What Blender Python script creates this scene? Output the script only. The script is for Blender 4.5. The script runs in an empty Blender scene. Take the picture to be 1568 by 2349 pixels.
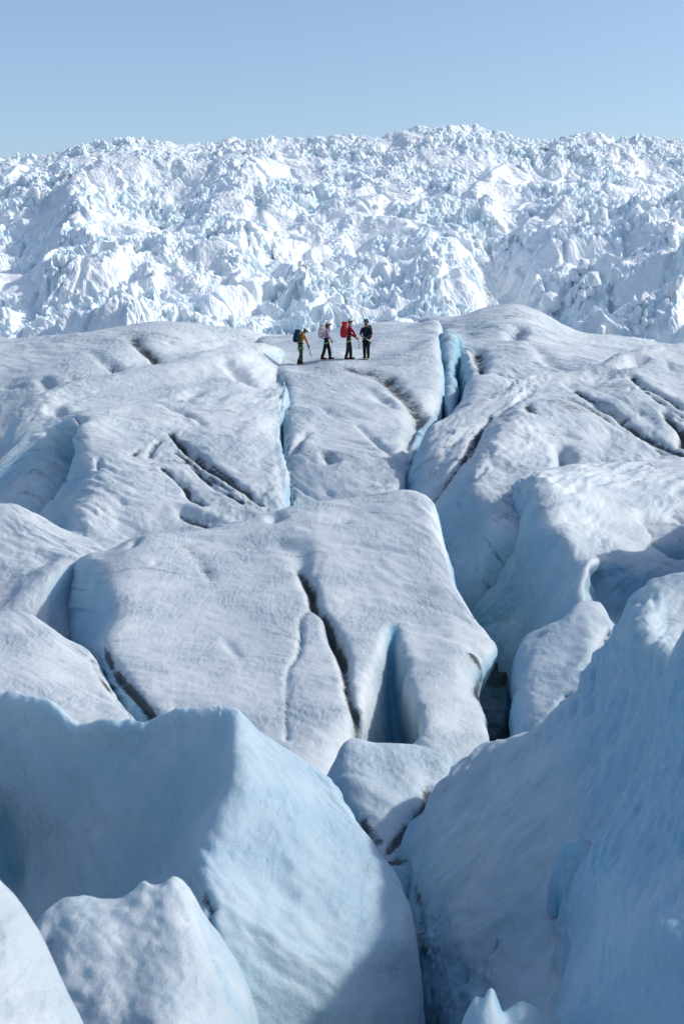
import bpy, bmesh, math, random
import numpy as np
from mathutils import Vector, Matrix

random.seed(7)
SC = bpy.context.scene
COL = SC.collection

# ------------------------------------------------------------------ camera
PW, PH, FOC = 1568.0, 2349.0, 50.0 / 36.0 * 2349.0      # working frame of the photograph, focal length in its pixels
HORIZON = 745.0
PITCH = math.atan((PH / 2 - HORIZON) / FOC)
cam_data = bpy.data.cameras.new('camera')
cam_data.sensor_fit = 'VERTICAL'
cam_data.sensor_height = 36.0
cam_data.sensor_width = 24.0
cam_data.lens = 50.0
cam_data.clip_start = 0.1
cam_data.clip_end = 12000.0
cam_data.dof.use_dof = True
cam_data.dof.focus_distance = 45.0
cam_data.dof.aperture_fstop = 7.0
cam = bpy.data.objects.new('camera', cam_data)
COL.objects.link(cam)
cam.location = (0, 0, 0)
cam.rotation_euler = (math.pi / 2 - PITCH, 0, 0)
SC.camera = cam

# ------------------------------------------------------------------ sky and sun
SUN_EL, SUN_AZ = math.radians(36.0), math.radians(86.0)    # azimuth measured from straight ahead towards the right
world = bpy.data.worlds.new('World')
SC.world = world
world.use_nodes = True
wn = world.node_tree
wn.nodes.clear()
sky = wn.nodes.new('ShaderNodeTexSky')
sky.sky_type = 'NISHITA'
sky.sun_disc = False
sky.sun_elevation = SUN_EL
sky.sun_rotation = SUN_AZ
sky.altitude = 600.0
sky.air_density = 1.0
sky.dust_density = 2.6
sky.ozone_density = 2.6
bg = wn.nodes.new('ShaderNodeBackground')
bg.inputs['Strength'].default_value = 0.15
wo = wn.nodes.new('ShaderNodeOutputWorld')
wn.links.new(sky.outputs['Color'], bg.inputs['Color'])
wn.links.new(bg.outputs['Background'], wo.inputs['Surface'])
sun_data = bpy.data.lights.new('sun', 'SUN')
sun_data.energy = 3.0
sun_data.angle = math.radians(1.5)
sun_data.color = (1.0, 0.95, 0.88)
sun = bpy.data.objects.new('sun', sun_data)
COL.objects.link(sun)
SUN_DIR = Vector((math.sin(SUN_AZ) * math.cos(SUN_EL), math.cos(SUN_AZ) * math.cos(SUN_EL), math.sin(SUN_EL)))
sun.rotation_euler = SUN_DIR.to_track_quat('Z', 'Y').to_euler()
sun.location = SUN_DIR * 60
SC.view_settings.view_transform = 'Standard'
SC.view_settings.look = 'None'
SC.view_settings.exposure = 0.2
SC.view_settings.gamma = 1.0
SC.view_settings.use_curve_mapping = False
SC.cycles.max_bounces = 6
SC.cycles.diffuse_bounces = 4
SC.cycles.glossy_bounces = 1
SC.cycles.caustics_reflective = False
SC.cycles.caustics_refractive = False

# ------------------------------------------------------------------ numeric helpers
CP, SP = math.cos(PITCH), math.sin(PITCH)

def P(px, py, Y):
    """point of the place seen at a spot of the photograph, Y metres ahead"""
    a, b = (px - PW / 2) / FOC, -(py - PH / 2) / FOC
    dy, dz = CP + b * SP, -SP + b * CP
    return (a * Y / dy, Y, dz * Y / dy)

def seen(p):
    """where points of the place appear in the working frame"""
    d = p[:, 1] * CP - p[:, 2] * SP
    u = p[:, 1] * SP + p[:, 2] * CP
    return PW / 2 + p[:, 0] / d * FOC, PH / 2 - u / d * FOC

def _hash(ix, iy, iz, seed):
    h = (ix.astype(np.int64) * 374761393 + iy.astype(np.int64) * 668265263 + iz.astype(np.int64) * 2147483647 + seed * 1274126177) & 0xFFFFFFFF
    h = ((h ^ (h >> 13)) * 1274126177) & 0xFFFFFFFF
    h = ((h ^ (h >> 16)) * 2246822519) & 0xFFFFFFFF
    return h ^ (h >> 15)

_ang = np.linspace(0, 2 * math.pi, 32, endpoint=False)
_zz = np.linspace(-0.9, 0.9, 32)
_G = np.stack([np.cos(_ang * 7) * np.sqrt(1 - _zz ** 2), np.sin(_ang * 7) * np.sqrt(1 - _zz ** 2), _zz], 1)

_G2 = np.stack([np.cos(_ang), np.sin(_ang)], 1)

def perlin(x, y, z=None, seed=0):
    x = np.asarray(x, float); y = np.asarray(y, float)
    ix, iy = np.floor(x), np.floor(y)
    fx, fy = x - ix, y - iy
    ux, uy = [f * f * f * (f * (f * 6 - 15) + 10) for f in (fx, fy)]
    out = 0
    if z is None:
        iz = np.zeros_like(ix)
        for a in (0, 1):
            for b in (0, 1):
                g = _G2[_hash(ix + a, iy + b, iz, seed) & 31]
                out = out + (g[..., 0] * (fx - a) + g[..., 1] * (fy - b)) * (ux if a else 1 - ux) * (uy if b else 1 - uy)
        return out * 1.45
    z = np.asarray(z, float)
    iz = np.floor(z); fz = z - iz
    uz = fz * fz * fz * (fz * (fz * 6 - 15) + 10)
    for a in (0, 1):
        for b in (0, 1):
            for c in (0, 1):
                g = _G[_hash(ix + a, iy + b, iz + c, seed) & 31]
                n = g[..., 0] * (fx - a) + g[..., 1] * (fy - b) + g[..., 2] * (fz - c)
                out = out + n * (ux if a else 1 - ux) * (uy if b else 1 - uy) * (uz if c else 1 - uz)
    return out * 1.6

def fbm(x, y, z=None, seed=0, octaves=4, gain=0.5):
    s, a, f = 0, 1.0, 1.0
    for o in range(octaves):
        s = s + a * perlin(x * f, y * f, None if z is None else z * f, seed + o * 17)
        a *= gain; f *= 2.03
    return s

def cells(x, y, seed=0, jitter=0.9):
    """nearest and second nearest feature distance plus the id of the nearest cell"""
    ix, iy = np.floor(x), np.floor(y)
    f1 = np.full(x.shape, 9.0); f2 = np.full(x.shape, 9.0); cid = np.zeros(x.shape, np.int64)
    cx = np.zeros(x.shape); cy = np.zeros(x.shape)
    for a in (-1, 0, 1):
        for b in (-1, 0, 1):
            h = _hash(ix + a, iy + b, np.zeros_like(ix), seed)
            px = ix + a + 0.5 + jitter * ((h & 1023) / 1023.0 - 0.5)
            py = iy + b + 0.5 + jitter * (((h >> 10) & 1023) / 1023.0 - 0.5)
            d = np.hypot(x - px, y - py)
            m = d < f1
            f2 = np.where(m, f1, np.minimum(f2, d))
            cid = np.where(m, h, cid); cx = np.where(m, px, cx); cy = np.where(m, py, cy)
            f1 = np.where(m, d, f1)
    return f1, f2, cid, cx, cy

def smooth(a, b, x):
    t = np.clip((x - a) / (b - a), 0, 1)
    return t * t * (3 - 2 * t)

def spline(pts, n, u=None):
    """centripetal Catmull-Rom through pts (k, ..., 3) along axis 0: n samples spread by length, or at index parameters u"""
    pts = np.asarray(pts, float)
    k = len(pts)
    d = np.sqrt(((pts[1:] - pts[:-1]) ** 2).sum(-1))
    if d.ndim > 1: d = d.mean(tuple(range(1, d.ndim)))
    d = np.maximum(d, 1e-6)
    L = np.concatenate([[0], np.cumsum(d)])
    T = np.concatenate([[0], np.cumsum(np.sqrt(d))])
    if u is None:
        s = np.linspace(0, L[-1], n)
        i = np.clip(np.searchsorted(L, s, 'right') - 1, 0, k - 2)
        f = (s - L[i]) / d[i]
    else:
        n = len(u)
        i = np.clip(np.floor(u).astype(int), 0, k - 2)
        f = u - i
    ext = np.concatenate([[2 * pts[0] - pts[1]], pts, [2 * pts[-1] - pts[-2]]])
    Te = np.concatenate([[T[0] - math.sqrt(d[0])], T, [T[-1] + math.sqrt(d[-1])]])
    sh = (n,) + (1,) * (pts.ndim - 1)
    t0, t1, t2, t3 = [Te[i + q].reshape(sh) for q in range(4)]
    p0, p1, p2, p3 = [ext[i + q] for q in range(4)]
    t = t1 + f.reshape(sh) * (t2 - t1)
    a1 = (t1 - t) / (t1 - t0) * p0 + (t - t0) / (t1 - t0) * p1
    a2 = (t2 - t) / (t2 - t1) * p1 + (t - t1) / (t2 - t1) * p2
    a3 = (t3 - t) / (t3 - t2) * p2 + (t - t2) / (t3 - t2) * p3
    b1 = (t2 - t) / (t2 - t0) * a1 + (t - t0) / (t2 - t0) * a2
    b2 = (t3 - t) / (t3 - t1) * a2 + (t - t1) / (t3 - t1) * a3
    return (t2 - t) / (t2 - t1) * b1 + (t - t1) / (t2 - t1) * b2

def mesh_from(name, verts, faces, smooth_shade=True):
    me = bpy.data.meshes.new(name)
    v = np.asarray(verts, np.float32); f = np.asarray(faces, np.int32)
    me.vertices.add(len(v)); me.vertices.foreach_set('co', v.ravel())
    k = f.shape[1]
    me.loops.add(f.size); me.loops.foreach_set('vertex_index', f.ravel())
    me.polygons.add(len(f))
    me.polygons.foreach_set('loop_start', np.arange(0, f.size, k, dtype=np.int32))
    me.polygons.foreach_set('use_smooth', np.full(len(f), smooth_shade))
    me.update(calc_edges=True)
    return me

def attr(me, name, vals):
    a = me.attributes.new(name, 'FLOAT', 'POINT')
    a.data.foreach_set('value', np.asarray(vals, np.float32).ravel())

def link(name, data, mat=None, parent=None):
    o = bpy.data.objects.new(name, data)
    COL.objects.link(o)
    if mat is not None: data.materials.append(mat)
    if parent is not None: o.parent = parent
    return o

def grid_faces(nr, nc):
    i = np.arange(nr * nc).reshape(nr, nc)
    return np.stack([i[:-1, :-1], i[1:, :-1], i[1:, 1:], i[:-1, 1:]], -1).reshape(-1, 4)

def grid_normals(g):
    du = np.gradient(g, axis=1); dv = np.gradient(g, axis=0)
    n = np.cross(dv, du)
    n /= np.maximum(np.linalg.norm(n, axis=-1, keepdims=True), 1e-9)
    return n

# ------------------------------------------------------------------ materials
def new_mat(name):
    m = bpy.data.materials.new(name)
    m.use_nodes = True
    nt = m.node_tree
    nt.nodes.clear()
    out = nt.nodes.new('ShaderNodeOutputMaterial')
    b = nt.nodes.new('ShaderNodeBsdfPrincipled')
    nt.links.new(b.outputs[0], out.inputs['Surface'])
    return m, nt, b

def N(nt, kind, **kw):
    n = nt.nodes.new(kind)
    for k, v in kw.items():
        if k in n.inputs.keys(): n.inputs[k].default_value = v
        else: setattr(n, k, v)
    return n

def mixc(nt, fac, a, b, blend='MIX'):
    n = nt.nodes.new('ShaderNodeMix')
    n.data_type = 'RGBA'; n.blend_type = blend
    for sock, v in ((0, fac), (6, a), (7, b)):
        if hasattr(v, 'is_output'): nt.links.new(v, n.inputs[sock])
        else: n.inputs[sock].default_value = v if sock == 0 else (*v, 1.0) if len(v) == 3 else v
    return n.outputs[2]

def ramp(nt, src, a, b, va=0.0, vb=1.0):
    n = nt.nodes.new('ShaderNodeMapRange')
    n.interpolation_type = 'SMOOTHSTEP'
    nt.links.new(src, n.inputs[0])
    n.inputs[1].default_value = a; n.inputs[2].default_value = b
    n.inputs[3].default_value = va; n.inputs[4].default_value = vb
    return n.outputs[0]

def math2(nt, op, a, b):
    n = nt.nodes.new('ShaderNodeMath'); n.operation = op
    for i, v in enumerate((a, b)):
        if hasattr(v, 'is_output'): nt.links.new(v, n.inputs[i])
        else: n.inputs[i].default_value = v
    return n.outputs[0]

def noise(nt, coord, scale, detail=4.0, rough=0.55, stretch=None):
    n = N(nt, 'ShaderNodeTexNoise', Scale=scale, Detail=detail, Roughness=rough)
    if stretch is not None:
        mp = nt.nodes.new('ShaderNodeMapping')
        mp.inputs['Scale'].default_value = stretch[0]
        mp.inputs['Rotation'].default_value = stretch[1]
        nt.links.new(coord, mp.inputs['Vector']); coord = mp.outputs[0]
    nt.links.new(coord, n.inputs['Vector'])
    return n.outputs['Fac']

def ice_material(name, white, grey, wall, k, bump=0.35, glow=0.0, cups=True):
    """weathered glacier ice: pale crust, grey melt film, bare blue ice where 'wall' is set, black grit where 'dirt' is set; k sets the grain size in metres"""
    m, nt, b = new_mat(name)
    co = nt.nodes.new('ShaderNodeTexCoord').outputs['Object']
    dirt = N(nt, 'ShaderNodeAttribute', attribute_name='dirt').outputs['Fac']
    wl = N(nt, 'ShaderNodeAttribute', attribute_name='wall').outputs['Fac']
    big = noise(nt, co, 0.55 / k, 5.0, 0.6)
    mid = noise(nt, co, 3.2 / k, 6.0, 0.65, ((1.0, 0.45, 1.0), (0.0, 0.0, 0.55)))
    fine = noise(nt, co, 22.0 / k, 5.0, 0.75)
    grit = noise(nt, co, 14.0 / k, 5.0, 0.75)
    c = mixc(nt, ramp(nt, big, 0.36, 0.68), white, grey)
    c = mixc(nt, ramp(nt, mid, 0.5, 0.78, 0.0, 0.55), c, tuple(g * 0.8 for g in grey))
    c = mixc(nt, ramp(nt, fine, 0.55, 0.8, 0.0, 0.3), c, tuple(g * 0.72 for g in grey))
    cl = N(nt, 'ShaderNodeAttribute', attribute_name='clean_shade').outputs['Fac']
    c = mixc(nt, math2(nt, 'MULTIPLY', cl, ramp(nt, big, 0.25, 0.6, 0.6, 1.0)), c, (0.27, 0.47, 0.60))  # bluer bare ice; its darker tone also paints in the shade of walls
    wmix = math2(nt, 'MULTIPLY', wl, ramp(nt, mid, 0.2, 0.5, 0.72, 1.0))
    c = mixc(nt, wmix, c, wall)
    # grit: the stain is broken up into grains at its margin
    g = math2(nt, 'ADD', dirt, math2(nt, 'MULTIPLY', math2(nt, 'SUBTRACT', grit, 0.5), 1.1))
    gm = ramp(nt, g, 0.22, 0.68)
    gm = math2(nt, 'MULTIPLY', gm, ramp(nt, dirt, 0.02, 0.2))
    c = mixc(nt, math2(nt, 'MULTIPLY', gm, 0.93), c, (0.030, 0.033, 0.034))
    nt.links.new(c, b.inputs['Base Color'])
    if glow:                                     # light soaks into the ice and spreads before it leaves
        b.subsurface_method = 'BURLEY'
        b.inputs['Subsurface Weight'].default_value = 0.6
        b.inputs['Subsurface Radius'].default_value = (0.5, 0.85, 1.0)
        b.inputs['Subsurface Scale'].default_value = glow
    b.inputs['Roughness'].default_value = 0.55
    b.inputs['Specular IOR Level'].default_value = 0.25
    if cups:
        # sun cups: shallow pits with raised rims
        mp = nt.nodes.new('ShaderNodeMapping')
        mp.inputs['Scale'].default_value = (1.0, 0.42, 1.0); mp.inputs['Rotation'].default_value = (0.0, 0.0, 0.6)
        wv = nt.nodes.new('ShaderNodeVectorMath'); wv.operation = 'ADD'
        wn_ = N(nt, 'ShaderNodeTexNoise', Scale=4.0 / k, Detail=3.0)
        nt.links.new(co, wn_.inputs['Vector'])
        sc_ = nt.nodes.new('ShaderNodeVectorMath'); sc_.operation = 'SCALE'; sc_.inputs['Scale'].default_value = 0.22 * k
        nt.links.new(wn_.outputs['Color'], sc_.inputs[0]); nt.links.new(co, wv.inputs[0]); nt.links.new(sc_.outputs[0], wv.inputs[1])
        nt.links.new(wv.outputs[0], mp.inputs['Vector'])
        vo = N(nt, 'ShaderNodeTexVoronoi', Scale=9.0 / k)
        vo.feature = 'F1'
        nt.links.new(mp.outputs[0], vo.inputs['Vector'])
        b0 = N(nt, 'ShaderNodeBump', Strength=min(1, bump * 1.1), Distance=0.032 * k)
        nt.links.new(math2(nt, 'MULTIPLY', math2(nt, 'POWER', vo.outputs['Distance'], 1.7), ramp(nt, big, 0.38, 0.66)), b0.inputs['Height'])
    b1 = N(nt, 'ShaderNodeBump', Strength=bump, Distance=0.06 * k)
    nt.links.new(mid, b1.inputs['Height'])
    if cups: nt.links.new(b0.outputs[0], b1.inputs['Normal'])
    b2 = N(nt, 'ShaderNodeBump', Strength=min(1, bump * 1.8), Distance=0.014 * k)
    nt.links.new(fine, b2.inputs['Height'])
    nt.links.new(b1.outputs[0], b2.inputs['Normal'])
    nt.links.new(b2.outputs[0], b.inputs['Normal'])
    return m

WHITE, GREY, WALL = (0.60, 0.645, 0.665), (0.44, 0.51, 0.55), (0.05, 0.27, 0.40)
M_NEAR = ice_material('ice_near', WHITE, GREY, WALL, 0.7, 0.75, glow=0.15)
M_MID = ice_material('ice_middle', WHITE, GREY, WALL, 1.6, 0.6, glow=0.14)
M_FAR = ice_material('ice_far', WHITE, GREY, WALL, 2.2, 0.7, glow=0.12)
M_FALL = ice_material('ice_of_the_icefall', (0.86, 0.885, 0.90), (0.78, 0.83, 0.86), (0.52, 0.72, 0.79), 14.0, 0.5, glow=0.8, cups=False)
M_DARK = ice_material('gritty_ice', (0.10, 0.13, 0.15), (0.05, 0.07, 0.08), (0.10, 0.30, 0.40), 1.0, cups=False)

# ------------------------------------------------------------------ the glacier: one sheet below, its blocks and ridges on it
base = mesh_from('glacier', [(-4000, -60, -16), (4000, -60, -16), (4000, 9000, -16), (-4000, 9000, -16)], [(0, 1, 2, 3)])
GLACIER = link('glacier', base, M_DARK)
GLACIER['kind'] = 'structure'

def shift(row, dx, dy, dz):
    return [np.array(p) + np.array((dx, dy, dz)) for p in row]

def block(name, rows, mat, left=(), right=(), back=(), front=(), grooves=(), seed=0, amp=1.0, angle=0.5, stretch=3.2, cell=3.0, wall=0.0, dirt=0.0, cups=1.0, pits=0, clean_shade=0.0, steep=0.75, bare=1.0, flute=0.0, folia=0.0, label=None):
    """an ice mass lofted through rows of points, back to front; left / right / back / front add steps (dx, dy, dz) for the walls that drop off it"""
    W = [[np.array(P(*p)) for p in r] for r in rows]
    n_left, n_right, n_back, n_front = len(left), len(right), len(back), len(front)
    W = [[*(r[0] + np.array(s) for s in reversed(left)), *r, *(r[-1] + np.array(s) for s in right)] for r in W]
    W = [*([p + np.array(s) for p in W[0]] for s in reversed(back)), *W, *([p + np.array(s) for p in W[-1]] for s in front)]
    ym = float(np.mean([p[1] for r in W for p in r]))
    step = ym * cell / 1422.0
    cum = [np.concatenate([[0], np.cumsum([np.linalg.norm(r[i + 1] - r[i]) for i in range(len(r) - 1)])]) for r in W]
    nc = int(np.clip(np.max([c[-1] for c in cum]) / step, 24, 420))
    same = len(set(len(r) for r in W)) == 1
    if same:                                     # every row has its points in the same columns: keep the columns in line
        share = np.mean([c / c[-1] for c in cum], 0)
        U = np.interp(np.linspace(0, 1, nc), share, np.arange(len(share)))
        R = np.stack([spline(r, nc, U) for r in W])
    else:
        R = np.stack([spline(r, nc) for r in W])
    rl = np.linalg.norm(R[1:] - R[:-1], axis=-1).mean(1).sum()
    nr = int(np.clip(rl / (step * 1.15), 24, 420))
    g = spline(R, nr)
    du = np.linalg.norm(np.diff(g, axis=1), axis=-1).mean(0); dv = np.linalg.norm(np.diff(g, axis=0), axis=-1).mean(1)
    s = np.concatenate([[0], np.cumsum(du)])[None, :] + np.zeros((nr, 1)) + seed * 31.7
    t = np.concatenate([[0], np.cumsum(dv)])[:, None] + np.zeros((1, nc)) + seed * 11.3
    n = grid_normals(g)
    k = (ym / 20.0) ** 0.65
    big = fbm(s / (3.1 * k), t / (3.1 * k), seed=seed, octaves=3) * 0.13 * k
    ca, sa = math.cos(angle), math.sin(angle)
    a, b = (s * ca + t * sa), (-s * sa + t * ca)
    wob = 0.35 * perlin(a / (1.3 * k), b / (1.3 * k), seed=seed + 5)
    m1 = fbm(a / (1.5 * k), b / (1.5 * k / stretch) + wob, seed=seed + 40, octaves=4, gain=0.55)
    m2 = np.abs(fbm(a / (0.62 * k), b / (0.62 * k / (stretch * 0.7)) + wob, seed=seed + 60, octaves=3))
    msk = smooth(-0.35, 0.45, fbm(s / (2.6 * k), t / (2.6 * k), seed=seed + 90, octaves=2))
    m3 = fbm(a / (0.34 * k), b / (0.34 * k / stretch), seed=seed + 120, octaves=2)
    disp = amp * (big + 0.035 * k * cups * m1 * (0.35 + 0.9 * msk) + 0.032 * k * cups * (m2 - 0.3) * (0.15 + msk) + 0.014 * k * cups * m3)
    if flute:                                    # scallops melted into the walls
        sc = np.abs(fbm(a / (0.52 * k), b / (0.27 * k) + 1.2 * wob, seed=seed + 140, octaves=2))
        sc2 = np.abs(perlin(a / (1.3 * k) + 7, b / (0.66 * k) + wob, seed=seed + 150))
        disp = disp + flute * k * (0.10 * (0.35 - sc) + 0.16 * (0.3 - sc2)) * (0.35 + 0.65 * msk)
    g = g + n * disp[..., None]
    # walls of the crevasses: bare blue ice
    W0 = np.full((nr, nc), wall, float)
    C0 = np.clip(clean_shade + steep * smooth(0.80, 0.45, n[..., 2] + 0.12 * fbm(s / (1.2 * k), t / (1.2 * k), seed=seed + 8, octaves=3)), 0, 1)  # bare ice tone, stronger on steep walls to deepen their shade
    D0 = np.full((nr, nc), dirt, float) * smooth(-0.5, 0.5, fbm(s / (1.1 * k), t / (1.1 * k), seed=seed + 7))
    if folia:                                    # old dust layers cropping out as faint parallel lines
        D0 = np.maximum(D0, folia * smooth(0.0, 0.6, fbm(a / (4.0 * k), b / (0.15 * k) + 2 * wob, seed=seed + 170, octaves=2)) * smooth(-0.1, 0.35, fbm(s / (2.2 * k), t / (2.2 * k), seed=seed + 171, octaves=2)))
    cs = np.linspace(0, 1, nc)[None, :]
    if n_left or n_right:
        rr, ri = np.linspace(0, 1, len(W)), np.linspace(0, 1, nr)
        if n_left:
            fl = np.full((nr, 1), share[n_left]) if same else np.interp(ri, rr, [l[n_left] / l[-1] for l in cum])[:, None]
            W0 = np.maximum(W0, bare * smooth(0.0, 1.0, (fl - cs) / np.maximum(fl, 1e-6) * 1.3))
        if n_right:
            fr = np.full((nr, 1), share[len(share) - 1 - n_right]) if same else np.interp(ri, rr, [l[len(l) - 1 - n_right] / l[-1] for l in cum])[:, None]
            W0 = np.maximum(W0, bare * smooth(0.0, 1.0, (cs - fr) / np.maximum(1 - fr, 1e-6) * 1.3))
    if pits:                                     # melt pockets with a little grit in them
        r_ = np.random.default_rng(seed + 500)
        for _ in range(pits):
            i0, j0 = r_.integers(2, nr - 2), r_.integers(2, nc - 2)
            ln, wd = k * r_.uniform(0.12, 0.8) ** 1.3, k * r_.uniform(0.03, 0.09)
            dep = wd * r_.uniform(0.3, 0.9)
            rr_ = int(ln * 1.8 / step) + 3
            i1, i2, j1, j2 = max(i0 - rr_, 0), min(i0 + rr_, nr), max(j0 - rr_, 0), min(j0 + rr_, nc)
            th = angle + r_.normal(0, 0.25)
            ds, dt = s[i1:i2, j1:j2] - s[i0, j0], t[i1:i2, j1:j2] - t[i0, j0]
            p_ = ds * math.cos(th) + dt * math.sin(th); q_ = -ds * math.sin(th) + dt * math.cos(th)
            q_ = q_ + wd * 0.8 * perlin(p_ / (ln * 0.5) + i0, q_ / wd * 0.3, seed=seed)
            w_ = np.exp(-(p_ / ln) ** 2 - (q_ / wd) ** 2)
            g[i1:i2, j1:j2] -= n[i1:i2, j1:j2] * (dep * w_)[..., None]
            D0[i1:i2, j1:j2] = np.maximum(D0[i1:i2, j1:j2], r_.uniform(0.0, 0.6) ** 1.5 * w_)
    V = g.reshape(-1, 3).copy(); NN = n.reshape(-1, 3)
    D = D0.ravel(); WL = W0.ravel()
    SS, TT = s.ravel(), t.ravel()
    if grooves:
        sx, sy = seen(V)
        V0 = V.copy()
        facing = (V0 * NN).sum(1) < 0
        for gr in grooves:
            pts, gd = gr[0], gr[1]
            gw = gr[2] if len(gr) > 2 else 0.0
            spread = gr[3] if len(gr) > 3 else 1.2
            idx = []
            for p in pts:
                d2 = np.where(facing, (sx - p[0]) ** 2 + (sy - p[1]) ** 2, 1e12)
                near = np.where(d2 < 60)[0]
                idx.append(int(near[np.argmin(V0[near, 1])]) if len(near) else int(np.argmin(d2)))
            ctl = np.array([[*V0[i], p[2], p[3]] for i, p in zip(idx, pts)])
            q = ctl
            if len(ctl) > 2:
                m = len(ctl) * 5
                xyz = spline(ctl[:, :3], m)
                par = np.linspace(0, len(ctl) - 1, m)
                q = np.column_stack([xyz, np.interp(par, np.arange(len(ctl)), ctl[:, 3]), np.interp(par, np.arange(len(ctl)), ctl[:, 4])])
            best = np.full(len(V), 1e9); wq = np.ones(len(V)); dq = np.zeros(len(V))
            wmax = q[:, 3].max() * 6
            sel = np.where(((V0 > q[:, :3].min(0) - wmax) & (V0 < q[:, :3].max(0) + wmax)).all(1))[0]
            if len(sel) == 0: continue
            X = V0[sel]
            wig = fbm(X[:, 0] / (0.4 * k), X[:, 1] / (0.4 * k), X[:, 2] / (0.4 * k), seed=seed + 3, octaves=3)
            bb = np.full(len(sel), 1e9); bw = np.ones(len(sel)); bd = np.zeros(len(sel))
            for i in range(len(q) - 1):
                A, B = q[i], q[i + 1]
                ab = B[:3] - A[:3]
                u = np.clip(((X - A[:3]) @ ab) / max(ab @ ab, 1e-9), 0, 1)
                dist = np.linalg.norm(X - (A[:3] + u[:, None] * ab), axis=1)
                w = A[3] + u * (B[3] - A[3]); d = A[4] + u * (B[4] - A[4])
                r = dist / w
                mm = r < bb
                bb = np.where(mm, r, bb); bw = np.where(mm, w, bw); bd = np.where(mm, d, bd)
            r = np.maximum(bb * (1 + 0.22 * wig), 0)
            prof = np.exp(-r ** 2 * 1.4)
            V[sel] -= (NN[sel] * 0.75 + np.array((0, 0, 0.25))) * (bd * prof)[:, None]
            D[sel] = np.maximum(D[sel], gd * np.maximum(np.exp(-(r / (spread * 0.72)) ** 2), 0.36 * np.exp(-(r / (spread * 2.2)) ** 2)) * (0.9 + 0.6 * wig))
            WL[sel] = np.maximum(WL[sel], gw * np.exp(-(r / 0.8) ** 2))
    me = mesh_from(name, V, grid_faces(nr, nc))
    attr(me, 'dirt', np.clip(D, 0, 1)); attr(me, 'wall', np.clip(WL, 0, 1)); attr(me, 'clean_shade', C0)
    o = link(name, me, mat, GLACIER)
    if label: o['label'] = label
    return o

DEEP = ((0.0, 0.3, -1.2), (0.0, 0.6, -6.0))
# far ridge on the left
block('ice_ridge', [
    [(-140,775,86),(0,770,86),(110,764,86),(230,752,86),(330,744,86),(420,741,86),(490,750,86),(560,766,87),(640,776,89),(720,785,92)],
    [(-140,830,79),(0,830,79),(150,808,79),(300,788,80),(420,780,81),(520,780,83),(640,786,86),(720,795,90)],
    [(-140,930,72),(0,915,72),(130,880,72),(270,845,74),(400,825,77),(520,805,80),(640,800,84),(720,805,88)],
    [(-140,1080,66),(0,1060,66),(130,970,67),(270,900,69),(420,855,73),(560,815,77),(660,812,81),(720,815,84)]],
    M_FAR, back=((0,6,-1.0),(0,14,-8)), front=((0,-1,-5),), seed=1, pits=45, folia=0.38, bare=0.4, angle=0.7, amp=0.9,
    grooves=[([(305,770,0.5,0.25),(330,790,0.5,0.35),(350,808,0.5,0.45),(362,825,0.4,0.4)],0.75), ([(255,825,0.4,0.3),(275,845,0.45,0.5)],0.8), ([(205,800,0.4,0.1),(240,830,0.4,0.3)],0.3), ([(100,860,0.4,0.3),(118,890,0.5,0.4)],0.3)])

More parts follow.
